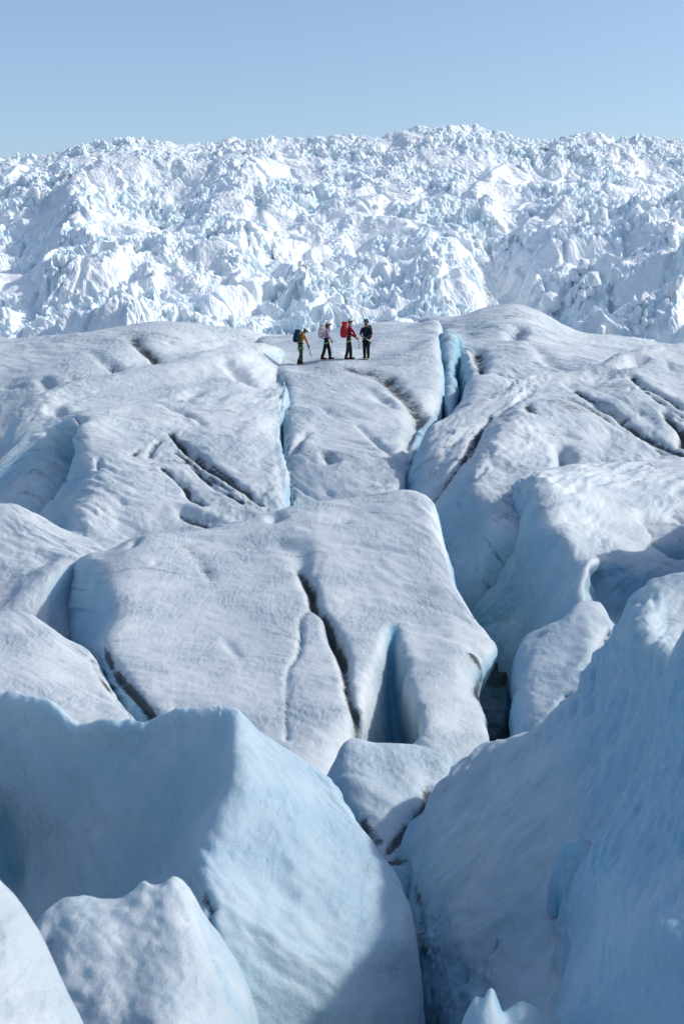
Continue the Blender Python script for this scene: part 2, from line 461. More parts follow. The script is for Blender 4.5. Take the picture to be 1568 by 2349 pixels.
# broad mass left of the narrow crevasse
block('ice_ridge', [
    [(-140,1090,53),(0,1000,53),(22,948,54),(70,915,55),(160,880,57),(270,850,59),(420,820,62),(560,790,67),(620,790,68.5),(650,806,69)],
    [(-120,1110,51),(0,1040,51),(40,980,51.5),(90,948,52),(180,925,53.5),(290,905,54.5),(420,885,56.5),(560,862,60),(630,845,65),(652,840,67)],
    [(-100,1140,49.5),(0,1070,50),(80,1010,50.6),(140,1000,50.6),(182,968,49.4),(300,975,50),(420,958,51),(560,930,53),(640,900,57),(660,888,59)],
    [(-100,1170,48.8),(0,1130,49.4),(80,1090,49.6),(130,1085,49.3),(195,1040,47),(300,1050,46.5),(420,1040,47.5),(560,1015,48.5),(634,985,50.5),(646,975,52)],
    [(-100,1230,48),(0,1190,48.4),(60,1172,48.2),(120,1160,46.4),(214,1105,44),(300,1110,43),(420,1110,43.5),(560,1095,44),(640,1070,45.5),(652,1065,47)],
    [(-100,1320,45),(0,1280,45),(60,1250,45),(120,1230,43),(200,1195,40),(300,1200,40),(420,1190,40),(560,1180,40),(645,1150,41),(662,1150,42.5)],
    [(-100,1430,43),(0,1400,43),(60,1370,43),(120,1330,40),(200,1310,37.5),(300,1310,37),(420,1300,37),(560,1280,37),(650,1260,38),(670,1260,39.5)]],
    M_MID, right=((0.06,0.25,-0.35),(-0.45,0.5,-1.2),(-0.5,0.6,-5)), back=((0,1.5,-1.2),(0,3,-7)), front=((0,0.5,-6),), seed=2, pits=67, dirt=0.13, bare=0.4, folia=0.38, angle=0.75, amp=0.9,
    grooves=[([(650,860,0.1,0.03),(650,930,0.12,0.04),(634,1000,0.12,0.04),(645,1075,0.14,0.05),(655,1140,0.14,0.05)],0.15,0.3,1.3), ([(395,985,0.14,0.2),(410,1005,0.17,0.32),(440,1030,0.16,0.32),(500,1075,0.15,0.3),(560,1120,0.14,0.28),(600,1150,0.1,0.15)],1.0), ([(420,1010,0.08,0.06),(480,1050,0.08,0.08),(540,1095,0.08,0.07)],0.7), ([(405,1030,0.1,0.1),(450,1060,0.1,0.12),(505,1100,0.1,0.12),(575,1148,0.08,0.08)],0.8),
             ([(425,1048,0.11,0.12),(460,1078,0.12,0.18),(520,1122,0.12,0.2),(560,1147,0.1,0.15)],0.85),
             ([(345,1040,0.13,0.15),(350,1015,0.13,0.2),(372,1003,0.12,0.15)],0.75),
             ([(345,1055,0.1,0.06),(385,1048,0.08,0.05),(425,1056,0.08,0.05)],0.6),
             ([(395,908,0.3,0.3),(420,905,0.3,0.25),(445,892,0.3,0.2)],0.6),
             ([(375,920,0.15,0.1),(420,940,0.2,0.2),(470,965,0.15,0.1)],0.35),
             ([(370,1065,0.1,0.12),(420,1105,0.12,0.2),(440,1130,0.14,0.24),(465,1150,0.13,0.16)],0.75),
             ([(415,1170,0.2,0.15),(445,1185,0.25,0.3),(470,1200,0.2,0.2)],0.6),
             ([(310,1035,0.15,0.1),(322,1025,0.12,0.08)],0.6),
             ([(165,965,0.35,0.5),(142,1005,0.4,0.8),(135,1090,0.4,0.7),(75,1165,0.4,0.7)],0.25,0.3),
             ([(122,930,0.35,0.3),(145,940,0.3,0.2)],0.2),
             ([(515,815,0.4,0.2),(550,850,0.5,0.4),(566,865,0.5,0.4)],0.15),
             ([(222,1045,0.12,0.2),(228,1065,0.12,0.2)],0.2)])

# central mass the people stand on
block('ice_ridge', [
    [(590,785,86),(660,772,85),(740,765,85),(810,752,85),(870,742,85),(940,738,85),(1000,736,85)],
    [(600,800,76),(660,800,75),(740,790,75),(810,783,75),(870,777,74),(940,770,74),(1008,762,74)],
    [(630,842,66),(690,830,66),(750,822,66),(800,822,66),(840,823,66),(930,812,66),(1000,800,67)],
    [(652,872,61),(700,868,60.5),(750,868,60.5),(800,868,60.5),(850,868,60.5),(930,870,60.5),(1012,868,61.5)],
    [(657,925,56),(700,922,55.5),(750,925,55),(800,925,55),(860,925,55),(940,925,55.5),(1008,938,57)],
    [(650,995,51),(690,985,50),(740,998,49.3),(800,1000,49),(860,998,49),(930,985,50),(990,972,53)],
    [(655,1070,46.5),(690,1052,46),(740,1058,45.3),(800,1060,45),(860,1060,45),(920,1050,46),(955,1040,48.5)],
    [(665,1150,42),(700,1150,41.6),(750,1149,41.3),(800,1145,41),(860,1137,41),(920,1112,42.5),(945,1105,45)],
    [(668,1250,39),(700,1250,38.6),(750,1249,38.3),(800,1245,38),(860,1237,38),(920,1212,40),(945,1200,43)]],
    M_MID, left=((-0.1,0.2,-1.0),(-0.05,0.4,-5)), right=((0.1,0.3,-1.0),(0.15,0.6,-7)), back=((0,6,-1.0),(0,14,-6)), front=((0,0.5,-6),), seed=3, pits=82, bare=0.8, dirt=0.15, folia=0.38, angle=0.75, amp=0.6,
    grooves=[([(658,870,0.1,0.03),(660,925,0.14,0.05),(653,990,0.14,0.05),(658,1065,0.16,0.05),(668,1140,0.16,0.05)],0.45,0,1.6), ([(800,838,0.5,0.08),(850,850,0.5,0.12),(890,868,0.5,0.15)],0.5,0,1.5), ([(890,860,0.5,0.2),(930,900,0.5,0.3),(955,925,0.5,0.35),(985,955,0.5,0.4),(975,985,0.4,0.3)],0.62,0,1.4),  # first groove's dirt tone paints the crevasse's depth darker along its edge
             ([(850,885,0.4,0.1),(890,915,0.4,0.2),(900,925,0.3,0.2)],0.35), ([(740,1030,0.2,0.2),(765,1050,0.25,0.3)],0.45), ([(700,985,0.2,0.2),(685,1000,0.2,0.3),(672,1030,0.2,0.3)],0.4),
             ([(820,970,0.12,0.1),(870,1010,0.15,0.2),(915,1060,0.12,0.1)],0.3), ([(960,940,0.3,0.3),(945,1000,0.3,0.4),(940,1040,0.2,0.3)],0.4)])

# hump behind, right of the blue crevasse
block('ice_ridge', [
    [(960,740,96),(1050,733,96),(1110,712,96),(1150,704,96),(1190,703,96),(1240,722,96),(1300,755,96),(1360,772,97),(1420,775,98),(1490,790,100),(1620,810,100)],
    [(1018,765,85),(1060,758,84),(1130,745,83),(1200,742,83),(1260,762,83),(1320,785,83),(1400,800,83),(1500,815,83),(1620,830,83)],
    [(1036,788,76),(1070,788,75),(1120,785,74),(1200,780,74),(1300,798,74),(1400,815,73),(1500,830,72),(1620,850,72)],
    [(1062,815,69),(1090,808,68),(1140,818,67),(1220,825,66),(1320,838,65),(1420,850,64),(1520,850,64),(1620,870,64)],
    [(1082,865,61),(1105,852,60.5),(1150,858,60),(1220,868,58),(1320,880,57),(1420,880,56),(1520,880,56),(1620,880,56)],
    [(1056,925,56),(1085,908,55.5),(1130,908,55),(1200,920,52),(1320,920,50),(1420,930,50),(1520,930,50),(1620,930,50)],
    [(1030,990,51.5),(1060,975,51),(1110,970,49),(1200,980,47),(1320,980,45),(1420,980,45),(1520,980,45),(1620,980,45)]],
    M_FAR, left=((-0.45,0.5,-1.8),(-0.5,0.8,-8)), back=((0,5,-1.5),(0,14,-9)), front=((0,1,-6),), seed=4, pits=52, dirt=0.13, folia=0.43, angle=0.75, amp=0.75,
    grooves=[([(1190,738,0.5,0.4),(1180,755,0.6,0.6),(1185,770,0.5,0.4)],0.3), ([(1092,800,0.4,0.3),(1098,815,0.5,0.6),(1088,850,0.4,0.5)],0.8), ([(1230,790,0.4,0.15),(1280,830,0.5,0.25),(1340,848,0.5,0.3)],0.25)])
# thin flake leaning inside the blue crevasse
block('ice_flake', [
    [(1016,790,73),(1026,782,73),(1036,790,73)],
    [(1020,825,68),(1030,818,68),(1040,830,68)],
    [(1024,885,62),(1031,882,62),(1038,890,62)],
    [(1026,960,57),(1032,958,57),(1038,962,57)]], M_MID, left=((-0.1,0.4,-2),), right=((0.1,0.4,-2),), back=((0,1,-3),), front=((0,0.3,-5),), seed=41, amp=1.3, wall=0.4, cups=1.8, flute=0.6)

# right mass with the soot-lined cracks
block('ice_ridge', [
    [(940,1105,45),(962,1020,45),(985,985,45.5),(1030,953,46.5),(1084,930,47.5),(1159,898,49),(1200,872,51),(1260,860,52.5),(1350,845,54),(1440,808,56),(1500,795,57),(1568,790,58),(1700,790,58)],
    [(935,1118,43.2),(970,1055,43),(1010,1010,43.5),(1060,972,44.5),(1120,945,45.5),(1172,920,46.5),(1220,900,48),(1280,885,49),(1370,868,50.5),(1450,840,52),(1568,830,53),(1700,830,53)],
    [(935,1140,41.8),(985,1085,41.5),(1050,1020,42.5),(1115,985,43.6),(1184,945,44),(1260,930,45),(1360,920,46),(1450,900,47),(1568,890,48),(1700,890,48)],
    [(945,1165,40.5),(1000,1115,40.2),(1050,1070,40.4),(1090,1045,40.7),(1136,1022,40.2),(1200,1012,40.5),(1290,1000,41.5),(1380,1000,42),(1460,980,43),(1568,970,43),(1700,970,43)],
    [(960,1200,39.3),(1010,1155,38.9),(1050,1115,38.6),(1092,1070,37.8),(1170,1070,37.6),(1290,1060,38.3),(1390,1060,38.8),(1470,1050,39.3),(1568,1050,39.3),(1700,1050,39.3)],
    [(985,1250,37.8),(1020,1210,37.2),(1060,1165,36.8),(1092,1118,35.7),(1170,1125,35.5),(1240,1120,35.5),(1390,1120,36),(1470,1110,36),(1568,1110,36),(1700,1110,36)],
    [(1010,1310,35.5),(1040,1275,34.8),(1075,1235,34.3),(1115,1180,33.6),(1160,1178,33.2),(1240,1190,33),(1390,1190,33),(1568,1190,33),(1700,1190,33)],
    [(1035,1390,33),(1060,1375,32.3),(1085,1350,31.8),(1130,1260,31.5),(1160,1250,31.3),(1240,1270,31),(1390,1270,31),(1568,1270,31),(1700,1270,31)]],
    M_MID, left=((-0.2,0.4,-1.0),(-0.2,0.6,-6)), back=((0,2,-1.2),(0,4,-7)), front=((0,0.5,-6),), seed=5, pits=97, dirt=0.2, folia=0.40, flute=0.3, angle=0.85, amp=0.75,
    grooves=[([(1124,948,0.12,0.1),(1095,985,0.16,0.3),(1050,1050,0.16,0.35),(1015,1105,0.16,0.35),(985,1145,0.14,0.3)],0.92,0,1.3),
             ([(1112,985,0.3,0.05),(1080,1025,0.3,0.05),(1050,1075,0.2,0.05)],0.4,0,1.4),
             ([(1165,945,0.25,0.0),(1120,1000,0.3,0.0),(1085,1050,0.3,0.0)],0.33,0,1.6),
             ([(1320,888,0.14,0.12),(1350,905,0.18,0.25),(1400,930,0.18,0.28),(1470,985,0.14,0.2),(1568,1040,0.12,0.12)],0.8,0,1.3), ([(1300,905,0.08,0.05),(1370,940,0.09,0.08),(1450,985,0.09,0.08),(1540,1035,0.08,0.06)],0.6,0,1.2), ([(1330,870,0.08,0.04),(1420,905,0.08,0.06),(1500,960,0.08,0.06)],0.5,0,1.2),
             ([(1375,920,0.3,0.2),(1410,940,0.3,0.3),(1425,950,0.25,0.2)],0.6,0,1.5),
             ([(1450,855,0.18,0.2),(1480,880,0.18,0.26),(1530,905,0.16,0.26),(1568,930,0.16,0.22)],0.75,0,1.3), ([(1465,880,0.1,0.08),(1520,920,0.1,0.1),(1568,950,0.1,0.1)],0.6,0,1.2),
             ([(1520,930,0.14,0.2),(1535,955,0.15,0.3),(1560,985,0.15,0.3),(1562,1020,0.13,0.25)],0.95,0,1.2),
             ([(1205,920,0.2,0.15),(1218,935,0.22,0.25)],0.6), ([(1230,978,0.15,0.08),(1290,990,0.15,0.12),(1330,1000,0.12,0.1)],0.4),
             ([(1290,1015,0.25,0.4),(1295,1045,0.3,0.6),(1285,1062,0.2,0.4)],0.25,0.2), ([(1500,1020,0.15,0.1),(1530,1032,0.18,0.2)],0.55),
             ([(1110,1085,0.5,0.0),(1160,1110,0.6,0.0),(1180,1130,0.5,0.0)],0.38,0,1.5), ([(1190,1140,0.3,0),(1150,1180,0.3,0)],0.35,0,1.3),
             ([(1440,830,0.4,0.4),(1465,815,0.4,0.3)],0.15)])

# sharp ridge with the shaded blue face
block('ice_ridge', [
    [(1120,1180,36.5),(1180,1110,35.8),(1226,1082,35.2),(1290,1068,36),(1360,1060,37),(1450,1055,38),(1568,1050,39),(1700,1050,39)],
    [(1085,1300,34),(1160,1210,33.3),(1234,1112,32.6),(1300,1108,33.2),(1380,1110,34.2),(1460,1110,35),(1568,1110,35.5),(1700,1110,35.5)],
    [(1072,1375,32.6),(1150,1290,31.9),(1250,1160,31),(1320,1162,31.3),(1400,1170,32),(1480,1178,32.4),(1568,1175,33.5),(1700,1175,33.5)],
    [(1080,1420,31.4),(1165,1340,30.5),(1265,1205,29.6),(1340,1220,29.7),(1410,1230,30),(1490,1240,30.4),(1568,1235,32),(1700,1235,32)],
    [(1105,1455,30.4),(1195,1390,29.5),(1300,1245,28.4),(1355,1268,28.3),(1420,1280,28.4),(1500,1283,28.6),(1575,1285,28.8),(1700,1040,28.8)],  # from here the unseen last points are raised to shade the hollow
    [(1135,1495,29.4),(1210,1430,28.5),(1305,1330,27.4),(1348,1296,27.0),(1400,1325,28.0),(1480,1315,28.1),(1575,1312,28.1),(1700,1040,28.1)],
    [(1150,1545,28.8),(1200,1500,27.8),(1280,1400,26.6),(1332,1350,26.2),(1385,1395,27.6),(1450,1405,27.8),(1575,1390,27.6),(1700,1080,27.4)],
    [(1155,1640,28.5),(1200,1600,27),(1290,1500,25.6),(1350,1440,25.5),(1400,1470,27),(1460,1480,27.2),(1575,1470,27),(1700,1120,26.8)]],
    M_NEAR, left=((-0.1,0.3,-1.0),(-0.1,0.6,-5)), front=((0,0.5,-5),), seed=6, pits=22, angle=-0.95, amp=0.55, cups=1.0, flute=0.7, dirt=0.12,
    grooves=[([(1140,1190,0.07,0.1),(1125,1240,0.08,0.15),(1100,1320,0.09,0.18),(1085,1375,0.09,0.15)],0.85,0,1.3), ([(1365,1300,0.2,0.15),(1380,1340,0.25,0.2),(1400,1430,0.2,0.2)],0.25,0.1),
             ([(1500,1185,0.35,0.5),(1540,1230,0.5,0.8),(1568,1260,0.5,0.8)],0.0,0.15)])

# small rounded block in the fork of the crevasses
block('ice_block', [
    [(1178,1525,24.4),(1205,1458,24.8),(1245,1438,24.9),(1295,1418,25.0),(1335,1384,25.4),(1372,1384,25.4),(1402,1428,24.8),(1445,1490,24.4)],
    [(1177,1570,23.4),(1212,1512,23.6),(1260,1490,23.7),(1310,1470,23.8),(1350,1450,23.9),(1392,1465,23.8),(1435,1520,23.3)],
    [(1180,1625,22.2),(1213,1590,22.1),(1260,1570,22.1),(1320,1550,22.1),(1380,1540,22.1),(1432,1570,22.0)],
    [(1190,1700,21.1),(1220,1680,20.9),(1270,1660,20.8),(1330,1640,20.8),(1400,1620,20.8),(1440,1640,20.8)],
    [(1190,1800,20.5),(1220,1800,20.2),(1270,1780,20.0),(1330,1760,20.0),(1400,1740,20.0),(1440,1740,20.0)]],
    M_NEAR, left=((-0.04,0.3,-0.5),(0.3,0.8,-1.5),(0.3,1,-4)), right=((0.2,0.3,-0.6),(0.3,0.6,-3)), back=((0,0.6,-0.5),(0,1.4,-3)), front=((0,0.3,-3),), seed=7, pits=15, clean_shade=0.2, dirt=0.2, angle=0.8, amp=0.6,
    grooves=[([(1300,1590,0.1,0.1),(1275,1630,0.12,0.2),(1235,1672,0.12,0.2)],0.75,0,1.4), ([(1400,1440,0.08,0.1),(1360,1500,0.1,0.1),(1340,1520,0.1,0.1)],0.45), ([(1205,1460,0.12,0.05),(1240,1446,0.12,0.08)],0.35,0,1.2)])

# low hill on the left, behind the big slab
block('ice_ridge', [
    [(-160,1145,39),(0,1155,38),(60,1168,37),(180,1222,35.5),(300,1248,34),(420,1300,33)],
    [(-160,1220,35),(0,1220,34.5),(70,1225,34),(180,1255,33),(300,1290,32.2),(420,1340,32)],
    [(-160,1300,32),(0,1300,31.6),(80,1290,31.6),(160,1290,31.4),(260,1330,31.4),(420,1400,31)],
    [(-160,1370,30.2),(0,1365,30),(60,1330,30.2),(130,1295,30.6),(175,1300,31),(260,1380,31),(420,1450,30.5)],
    [(-160,1430,29),(0,1420,28.8),(60,1395,29),(110,1380,29.4),(150,1400,29.8),(180,1450,29.6),(300,1500,29)],
    [(-160,1540,27.8),(0,1530,27.8),(60,1510,27.8),(120,1510,28),(160,1500,28.2),(200,1530,28),(300,1560,28)]],
    M_MID, back=((0,1.5,-1),(0,3,-6)), front=((0,0.3,-4),), seed=8, pits=30, angle=0.7, amp=0.75,
    grooves=[([(150,1420,0.3,0.2),(175,1460,0.3,0.2)],0.35,0,1.4),([(85,1285,0.3,0.1),(110,1275,0.3,0.1)],0.25,0,1.5)])

# slab left of the black crack
block('ice_slab', [
    [(-160,1400,27.8),(0,1402,27.4),(60,1404,27.1),(105,1428,26.6),(150,1460,26.2),(192,1483,25.7),(212,1502,25.3)],
    [(-160,1480,25.5),(0,1480,25.3),(100,1490,25),(180,1518,24.7),(232,1548,24.4)],
    [(-160,1570,23.3),(0,1570,23.2),(100,1580,23),(200,1600,22.9),(272,1612,22.8)],
    [(-160,1690,21.5),(0,1690,21.4),(120,1690,21.4),(240,1690,21.4),(330,1685,21.5)],
    [(-160,1800,20.5),(0,1800,20.3),(120,1800,20.2),(240,1800,20.2),(370,1790,20.4)]],
    M_NEAR, right=((0.1,0.1,-0.25),(0.2,0.1,-2)), back=((0,0.4,-0.3),(0,0.8,-2)), front=((0,0.3,-3),), seed=9, pits=18, folia=0.32, angle=0.75, amp=0.45,
    grooves=[([(212,1505,0.1,0.03),(260,1580,0.1,0.03),(335,1680,0.1,0.03)],0.55,0,1.5)])

# big slab in the middle
block('ice_slab', [
    [(165,1295,31.8),(200,1268,31),(250,1258,30.6),(322,1226,30.6),(420,1219,30.6),(530,1199,30.7),(632,1166,30.9),(730,1148,31.2),(830,1137,31.4),(935,1126,31.4),(982,1146,31),(1003,1200,30.4)],
    [(160,1370,30.2),(200,1335,29.2),(258,1318,28.2),(330,1290,28.6),(420,1280,28.9),(520,1265,29.1),(620,1250,29.2),(720,1220,29.4),(820,1210,29.5),(920,1200,29.5),(985,1212,29.2),(1016,1265,28.7)],
    [(166,1440,29),(215,1420,27.8),(268,1398,26.6),(340,1360,27.1),(440,1350,27.4),(540,1340,27.5),(640,1330,27.6),(740,1310,27.7),(840,1300,27.8),(940,1300,27.7),(1010,1315,27.4),(1042,1342,27.1)],
    [(203,1500,26.8),(225,1490,26),(247,1476,25.3),(330,1450,25.7),(440,1440,25.9),(540,1430,26),(640,1420,26),(740,1410,26),(840,1400,26.2),(940,1400,26.2),(1040,1400,26),(1097,1425,25.7)],
    [(233,1548,24.9),(250,1540,24.6),(270,1530,24.4),(360,1525,24.4),(460,1520,24.5),(560,1510,24.5),(660,1500,24.5),(760,1500,24.4),(860,1480,24.6),(960,1475,24.7),(1060,1470,24.6),(1140,1486,24.9)],
    [(288,1614,23.4),(305,1606,23.2),(330,1600,23.1),(400,1600,23.1),(500,1590,23.1),(600,1580,23.1),(700,1575,23),(780,1570,23),(860,1570,23.2),(960,1560,23.1),(1050,1550,23.3),(1094,1580,23.5)],
    [(335,1675,22.5),(358,1665,22.3),(390,1665,22.1),(450,1680,21.9),(550,1670,21.9),(650,1660,21.8),(740,1660,21.5),(820,1650,21.8),(900,1650,21.9),(980,1630,21.7),(1060,1640,22),(1108,1650,22.2)],
    [(390,1770,21.2),(405,1765,21),(430,1760,21),(500,1760,20.8),(580,1760,20.6),(660,1755,20.3),(740,1765,20.3),(820,1750,20.8),(900,1720,20.9),(980,1690,20.5),(1060,1700,20.5),(1128,1705,20.9)],
    [(400,1880,20.5),(415,1880,20.2),(440,1880,20),(500,1880,19.8),(580,1880,19.6),(660,1870,19.5),(740,1880,19.7),(820,1850,20),(900,1820,20),(980,1790,19.7),(1060,1790,19.6),(1128,1790,20.1)]],
    M_NEAR, left=((-0.1,0.1,-0.3),(-0.15,0.2,-3)), right=((0.04,0.3,-0.35),(-0.5,0.6,-1.2),(-0.6,0.8,-5)), back=((0,0.5,-0.4),(0,1.2,-3)), front=((0,0.3,-4),), seed=10, pits=52, dirt=0.12, folia=0.38, angle=0.62, amp=0.6,
    grooves=[([(232,1488,0.1,0.05),(262,1545,0.13,0.1),(310,1600,0.15,0.12),(352,1655,0.17,0.15)],1.0,0,1.2),
             ([(685,1290,0.1,0.1),(695,1310,0.14,0.3),(712,1345,0.12,0.25),(722,1380,0.08,0.2),(745,1405,0.14,0.35),(762,1435,0.13,0.3),(790,1510,0.1,0.18),(802,1570,0.09,0.15),(825,1640,0.1,0.2),(850,1690,0.12,0.2)],0.85,0,1.3),
             ([(718,1385,0.05,0.05),(690,1412,0.06,0.08),(684,1450,0.06,0.09),(680,1490,0.05,0.07),(660,1530,0.045,0.05),(656,1620,0.035,0.03),(656,1690,0.05,0.06)],0.5,0,1.3),
             ([(735,1270,0.05,0.02),(722,1320,0.05,0.03)],0.4,0,1.3),
             ([(905,1428,0.09,0.05),(902,1480,0.17,0.6),(894,1550,0.24,1.2),(890,1620,0.30,1.8),(888,1700,0.36,2.4)],0.0,0.9),
             ([(895,1560,0.06,0.0),(890,1630,0.12,0.0),(888,1705,0.16,0.0)],1.0,0,1.5),
             ([(430,1245,0.15,0.0),(455,1275,0.15,0.05),(490,1320,0.15,0.04)],0.36,0,1.5), ([(370,1250,0.15,0.0),(460,1243,0.15,0.0)],0.36,0,1.4),
             ([(520,1465,0.12,0.05),(545,1500,0.1,0.05)],0.12), ([(1090,1500,0.1,0.0),(1108,1560,0.16,0.0),(1100,1600,0.16,0.0)],0.7,0.2,1.5),
             ([(600,1186,0.25,0.0),(625,1176,0.25,0.25)],0.0,0.1), ([(300,1252,0.16,0.0),(312,1230,0.14,0.2)],0.0,0.1),
             ([(640,1240,0.3,0.1),(680,1250,0.3,0.15),(690,1290,0.25,0.15)],0.1)])

# block wedged between slab and foreground
block('ice_block', [
    [(735,1800,18.3),(785,1702,18.4),(810,1690,18.5),(860,1702,18.4),(920,1708,18.3),(980,1718,18.2),(1034,1742,18)],
    [(745,1850,17.5),(790,1780,17.4),(830,1770,17.4),(880,1775,17.4),(930,1780,17.3),(980,1790,17.3),(1022,1800,17.3)],
    [(775,1900,16.9),(820,1850,16.6),(870,1850,16.5),(920,1850,16.5),(960,1855,16.5),(988,1862,16.7)],
    [(815,1960,16.2),(850,1920,16),(880,1920,15.9),(920,1915,16),(950,1908,16.3)],
    [(850,2030,15.7),(880,1985,15.4),(910,1970,15.5),(930,1960,15.8)],
    [(850,2130,15.4),(880,2085,15.2),(910,2070,15.3),(930,2060,15.6)]],
    M_NEAR, left=((-0.2,0.3,-0.5),(-0.2,0.6,-3)), right=((0.06,0.25,-0.4),(0.1,0.6,-3)), back=((0,0.4,-0.3),(0,0.8,-3)), front=((0,0.3,-3),), seed=11, pits=11, clean_shade=0.25, dirt=0.25, angle=0.8, amp=0.6,
    grooves=[([(985,1800,0.07,0.08),(980,1850,0.09,0.12),(965,1875,0.08,0.1)],0.8,0,1.5), ([(830,1880,0.1,0.0),(860,1930,0.12,0.0)],0.6,0,1.5), ([(830,1790,0.1,0.0),(870,1800,0.1,0.0)],0.4,0,1.4), ([(940,1895,0.07,0.05),(895,1945,0.08,0.05)],0.85,0,1.4)])

# long shaded slope on the right
block('ice_ridge', [
    [(925,1960,15.6),(960,1880,15.9),(1020,1800,16.2),(1070,1748,16.5),(1130,1702,16.6),(1180,1690,16.4),(1220,1668,16.2),(1260,1640,16),(1300,1600,15.8),(1350,1530,15.4),(1385,1470,15.1),(1420,1420,14.9),(1450,1380,14.7),(1490,1338,14.5),(1568,1312,14.4),(1720,1290,14.2)],
    [(925,2000,15.2),(990,1910,15.1),(1060,1850,15.0),(1130,1800,14.9),(1200,1770,14.7),(1270,1730,14.4),(1340,1655,14.1),(1400,1570,13.8),(1440,1500,13.5),(1472,1440,13.3),(1520,1435,13.6),(1590,1440,13.7),(1720,1440,13.7)],
    [(940,2075,14),(990,2015,13.6),(1060,1970,13.4),(1140,1930,13.2),(1220,1890,13),(1300,1840,12.7),(1380,1770,12.4),(1440,1690,12.2),(1490,1600,12),(1540,1530,12),(1640,1520,12.4),(1740,1520,12.4)],
    [(962,2145,13),(1000,2118,12.6),(1055,2090,12.2),(1130,2070,11.9),(1210,2040,11.6),(1290,2000,11.4),(1370,1950,11.2),(1450,1880,11),(1540,1800,10.9),(1640,1760,11),(1740,1740,11)],
    [(985,2240,12),(1015,2226,11.7),(1060,2220,11.3),(1130,2210,10.9),(1210,2190,10.6),(1290,2170,10.4),(1370,2150,10.2),(1450,2100,10),(1540,2050,9.8),(1640,2000,9.8),(1740,1980,9.8)],
    [(1005,2352,11.1),(1030,2349,10.8),(1065,2349,10.5),(1130,2340,10),(1210,2330,9.6),(1290,2320,9.4),(1370,2310,9.2),(1450,2290,9),(1540,2250,8.8),(1640,2200,8.8),(1740,2180,8.8)],
    [(1020,2470,10.6),(1040,2470,10.3),(1070,2470,10),(1130,2460,9.5),(1210,2450,9.1),(1290,2440,8.9),(1370,2430,8.7),(1450,2410,8.5),(1540,2380,8.3),(1640,2350,8.3),(1740,2330,8.3)]],
    M_NEAR, left=((0.0,0.2,-0.5),(0.2,0.5,-1.5),(0.2,0.7,-4)), back=((0.1,0.5,-0.5),(0.3,1.2,-4)), front=((0,0.3,-3),), seed=12, angle=-1.0, amp=0.6, cups=1.2, stretch=2.4, flute=0.85, dirt=0.14, bare=0.5, clean_shade=0.22,
    grooves=[([(1245,1770,0.04,0.03),(1225,1800,0.05,0.05)],0.5), ([(1060,2240,0.08,0.05),(1110,2190,0.06,0.05),(1130,2150,0.05,0.03)],0.45), ([(945,2030,0.08,0.02),(955,2120,0.12,0.03),(965,2180,0.12,0.03)],0.5,0,1.5)])

# nearer rib of the same slope
block('ice_ridge', [
    [(1620,1370,11.7),(1572,1450,11.4),(1540,1560,11.1),(1504,1700,10.8),(1450,1810,10.5),(1384,1905,10.2),(1340,1985,9.9),(1336,2060,9.6),(1334,2124,9.3),(1314,2204,9),(1274,2339,8.5),(1240,2450,8.1)],
    [(1645,1530,10.7),(1628,1590,10.3),(1612,1670,9.85),(1586,1780,9.4),(1530,1890,9.1),(1470,1985,8.8),(1425,2060,8.5),(1418,2130,8.2),(1410,2200,7.9),(1390,2270,7.6),(1356,2390,7.2),(1320,2490,6.8)],
    [(1690,1630,9.9),(1685,1705,9.5),(1680,1795,9.0),(1675,1880,8.4),(1640,1965,7.9),(1610,2060,7.55),(1590,2130,7.2),(1590,2200,6.85),(1600,2270,6.55),(1600,2340,6.25),(1600,2450,5.8),(1600,2540,5.4)]],
    M_NEAR, front=((0.3,-0.12,-0.05),(0.9,-0.35,-0.9)), back=((-0.05,0.3,-0.35),(0.0,0.8,-2.5)), left=((0,0.4,-1),), seed=13, angle=0.25, amp=0.5, cups=1.2, flute=0.65, dirt=0.1, bare=0.3, stretch=2.6, clean_shade=0.45)
# broken flake and stub on the rib
block('ice_flake', [
    [(1288,1975,10.7),(1297,1945,10.5),(1306,1934,10.4),(1330,1930,10.3),(1352,1938,10.25),(1378,1960,10.2)],
    [(1292,2020,10.7),(1304,1990,10.5),(1320,1978,10.3),(1340,1982,10.2),(1360,1995,10.1),(1385,2010,10.0)],
    [(1286,2080,10.8),(1300,2060,10.5),(1318,2050,10.3),(1338,2050,10.1),(1360,2060,10.0),(1385,2070,9.9)],
    [(1262,2160,10.8),(1282,2140,10.5),(1305,2130,10.2),(1330,2130,10.0),(1356,2140,9.9),(1380,2150,9.8)],
    [(1235,2260,10.6),(1262,2240,10.2),(1290,2230,9.9),(1318,2230,9.7),(1345,2240,9.6),(1375,2250,9.5)],
    [(1205,2400,10.2),(1235,2390,9.8),(1265,2380,9.5),(1295,2380,9.3),(1325,2380,9.2),(1360,2380,9.1)]],
    M_NEAR, left=((-0.03,0.15,-0.2),(0,0.4,-1.2)), back=((0,0.12,-0.1),(0,0.4,-0.9)), right=((0.05,0.1,-0.3),), seed=14, amp=0.35, bare=0.25, flute=0.6, angle=-0.9, clean_shade=0.4)
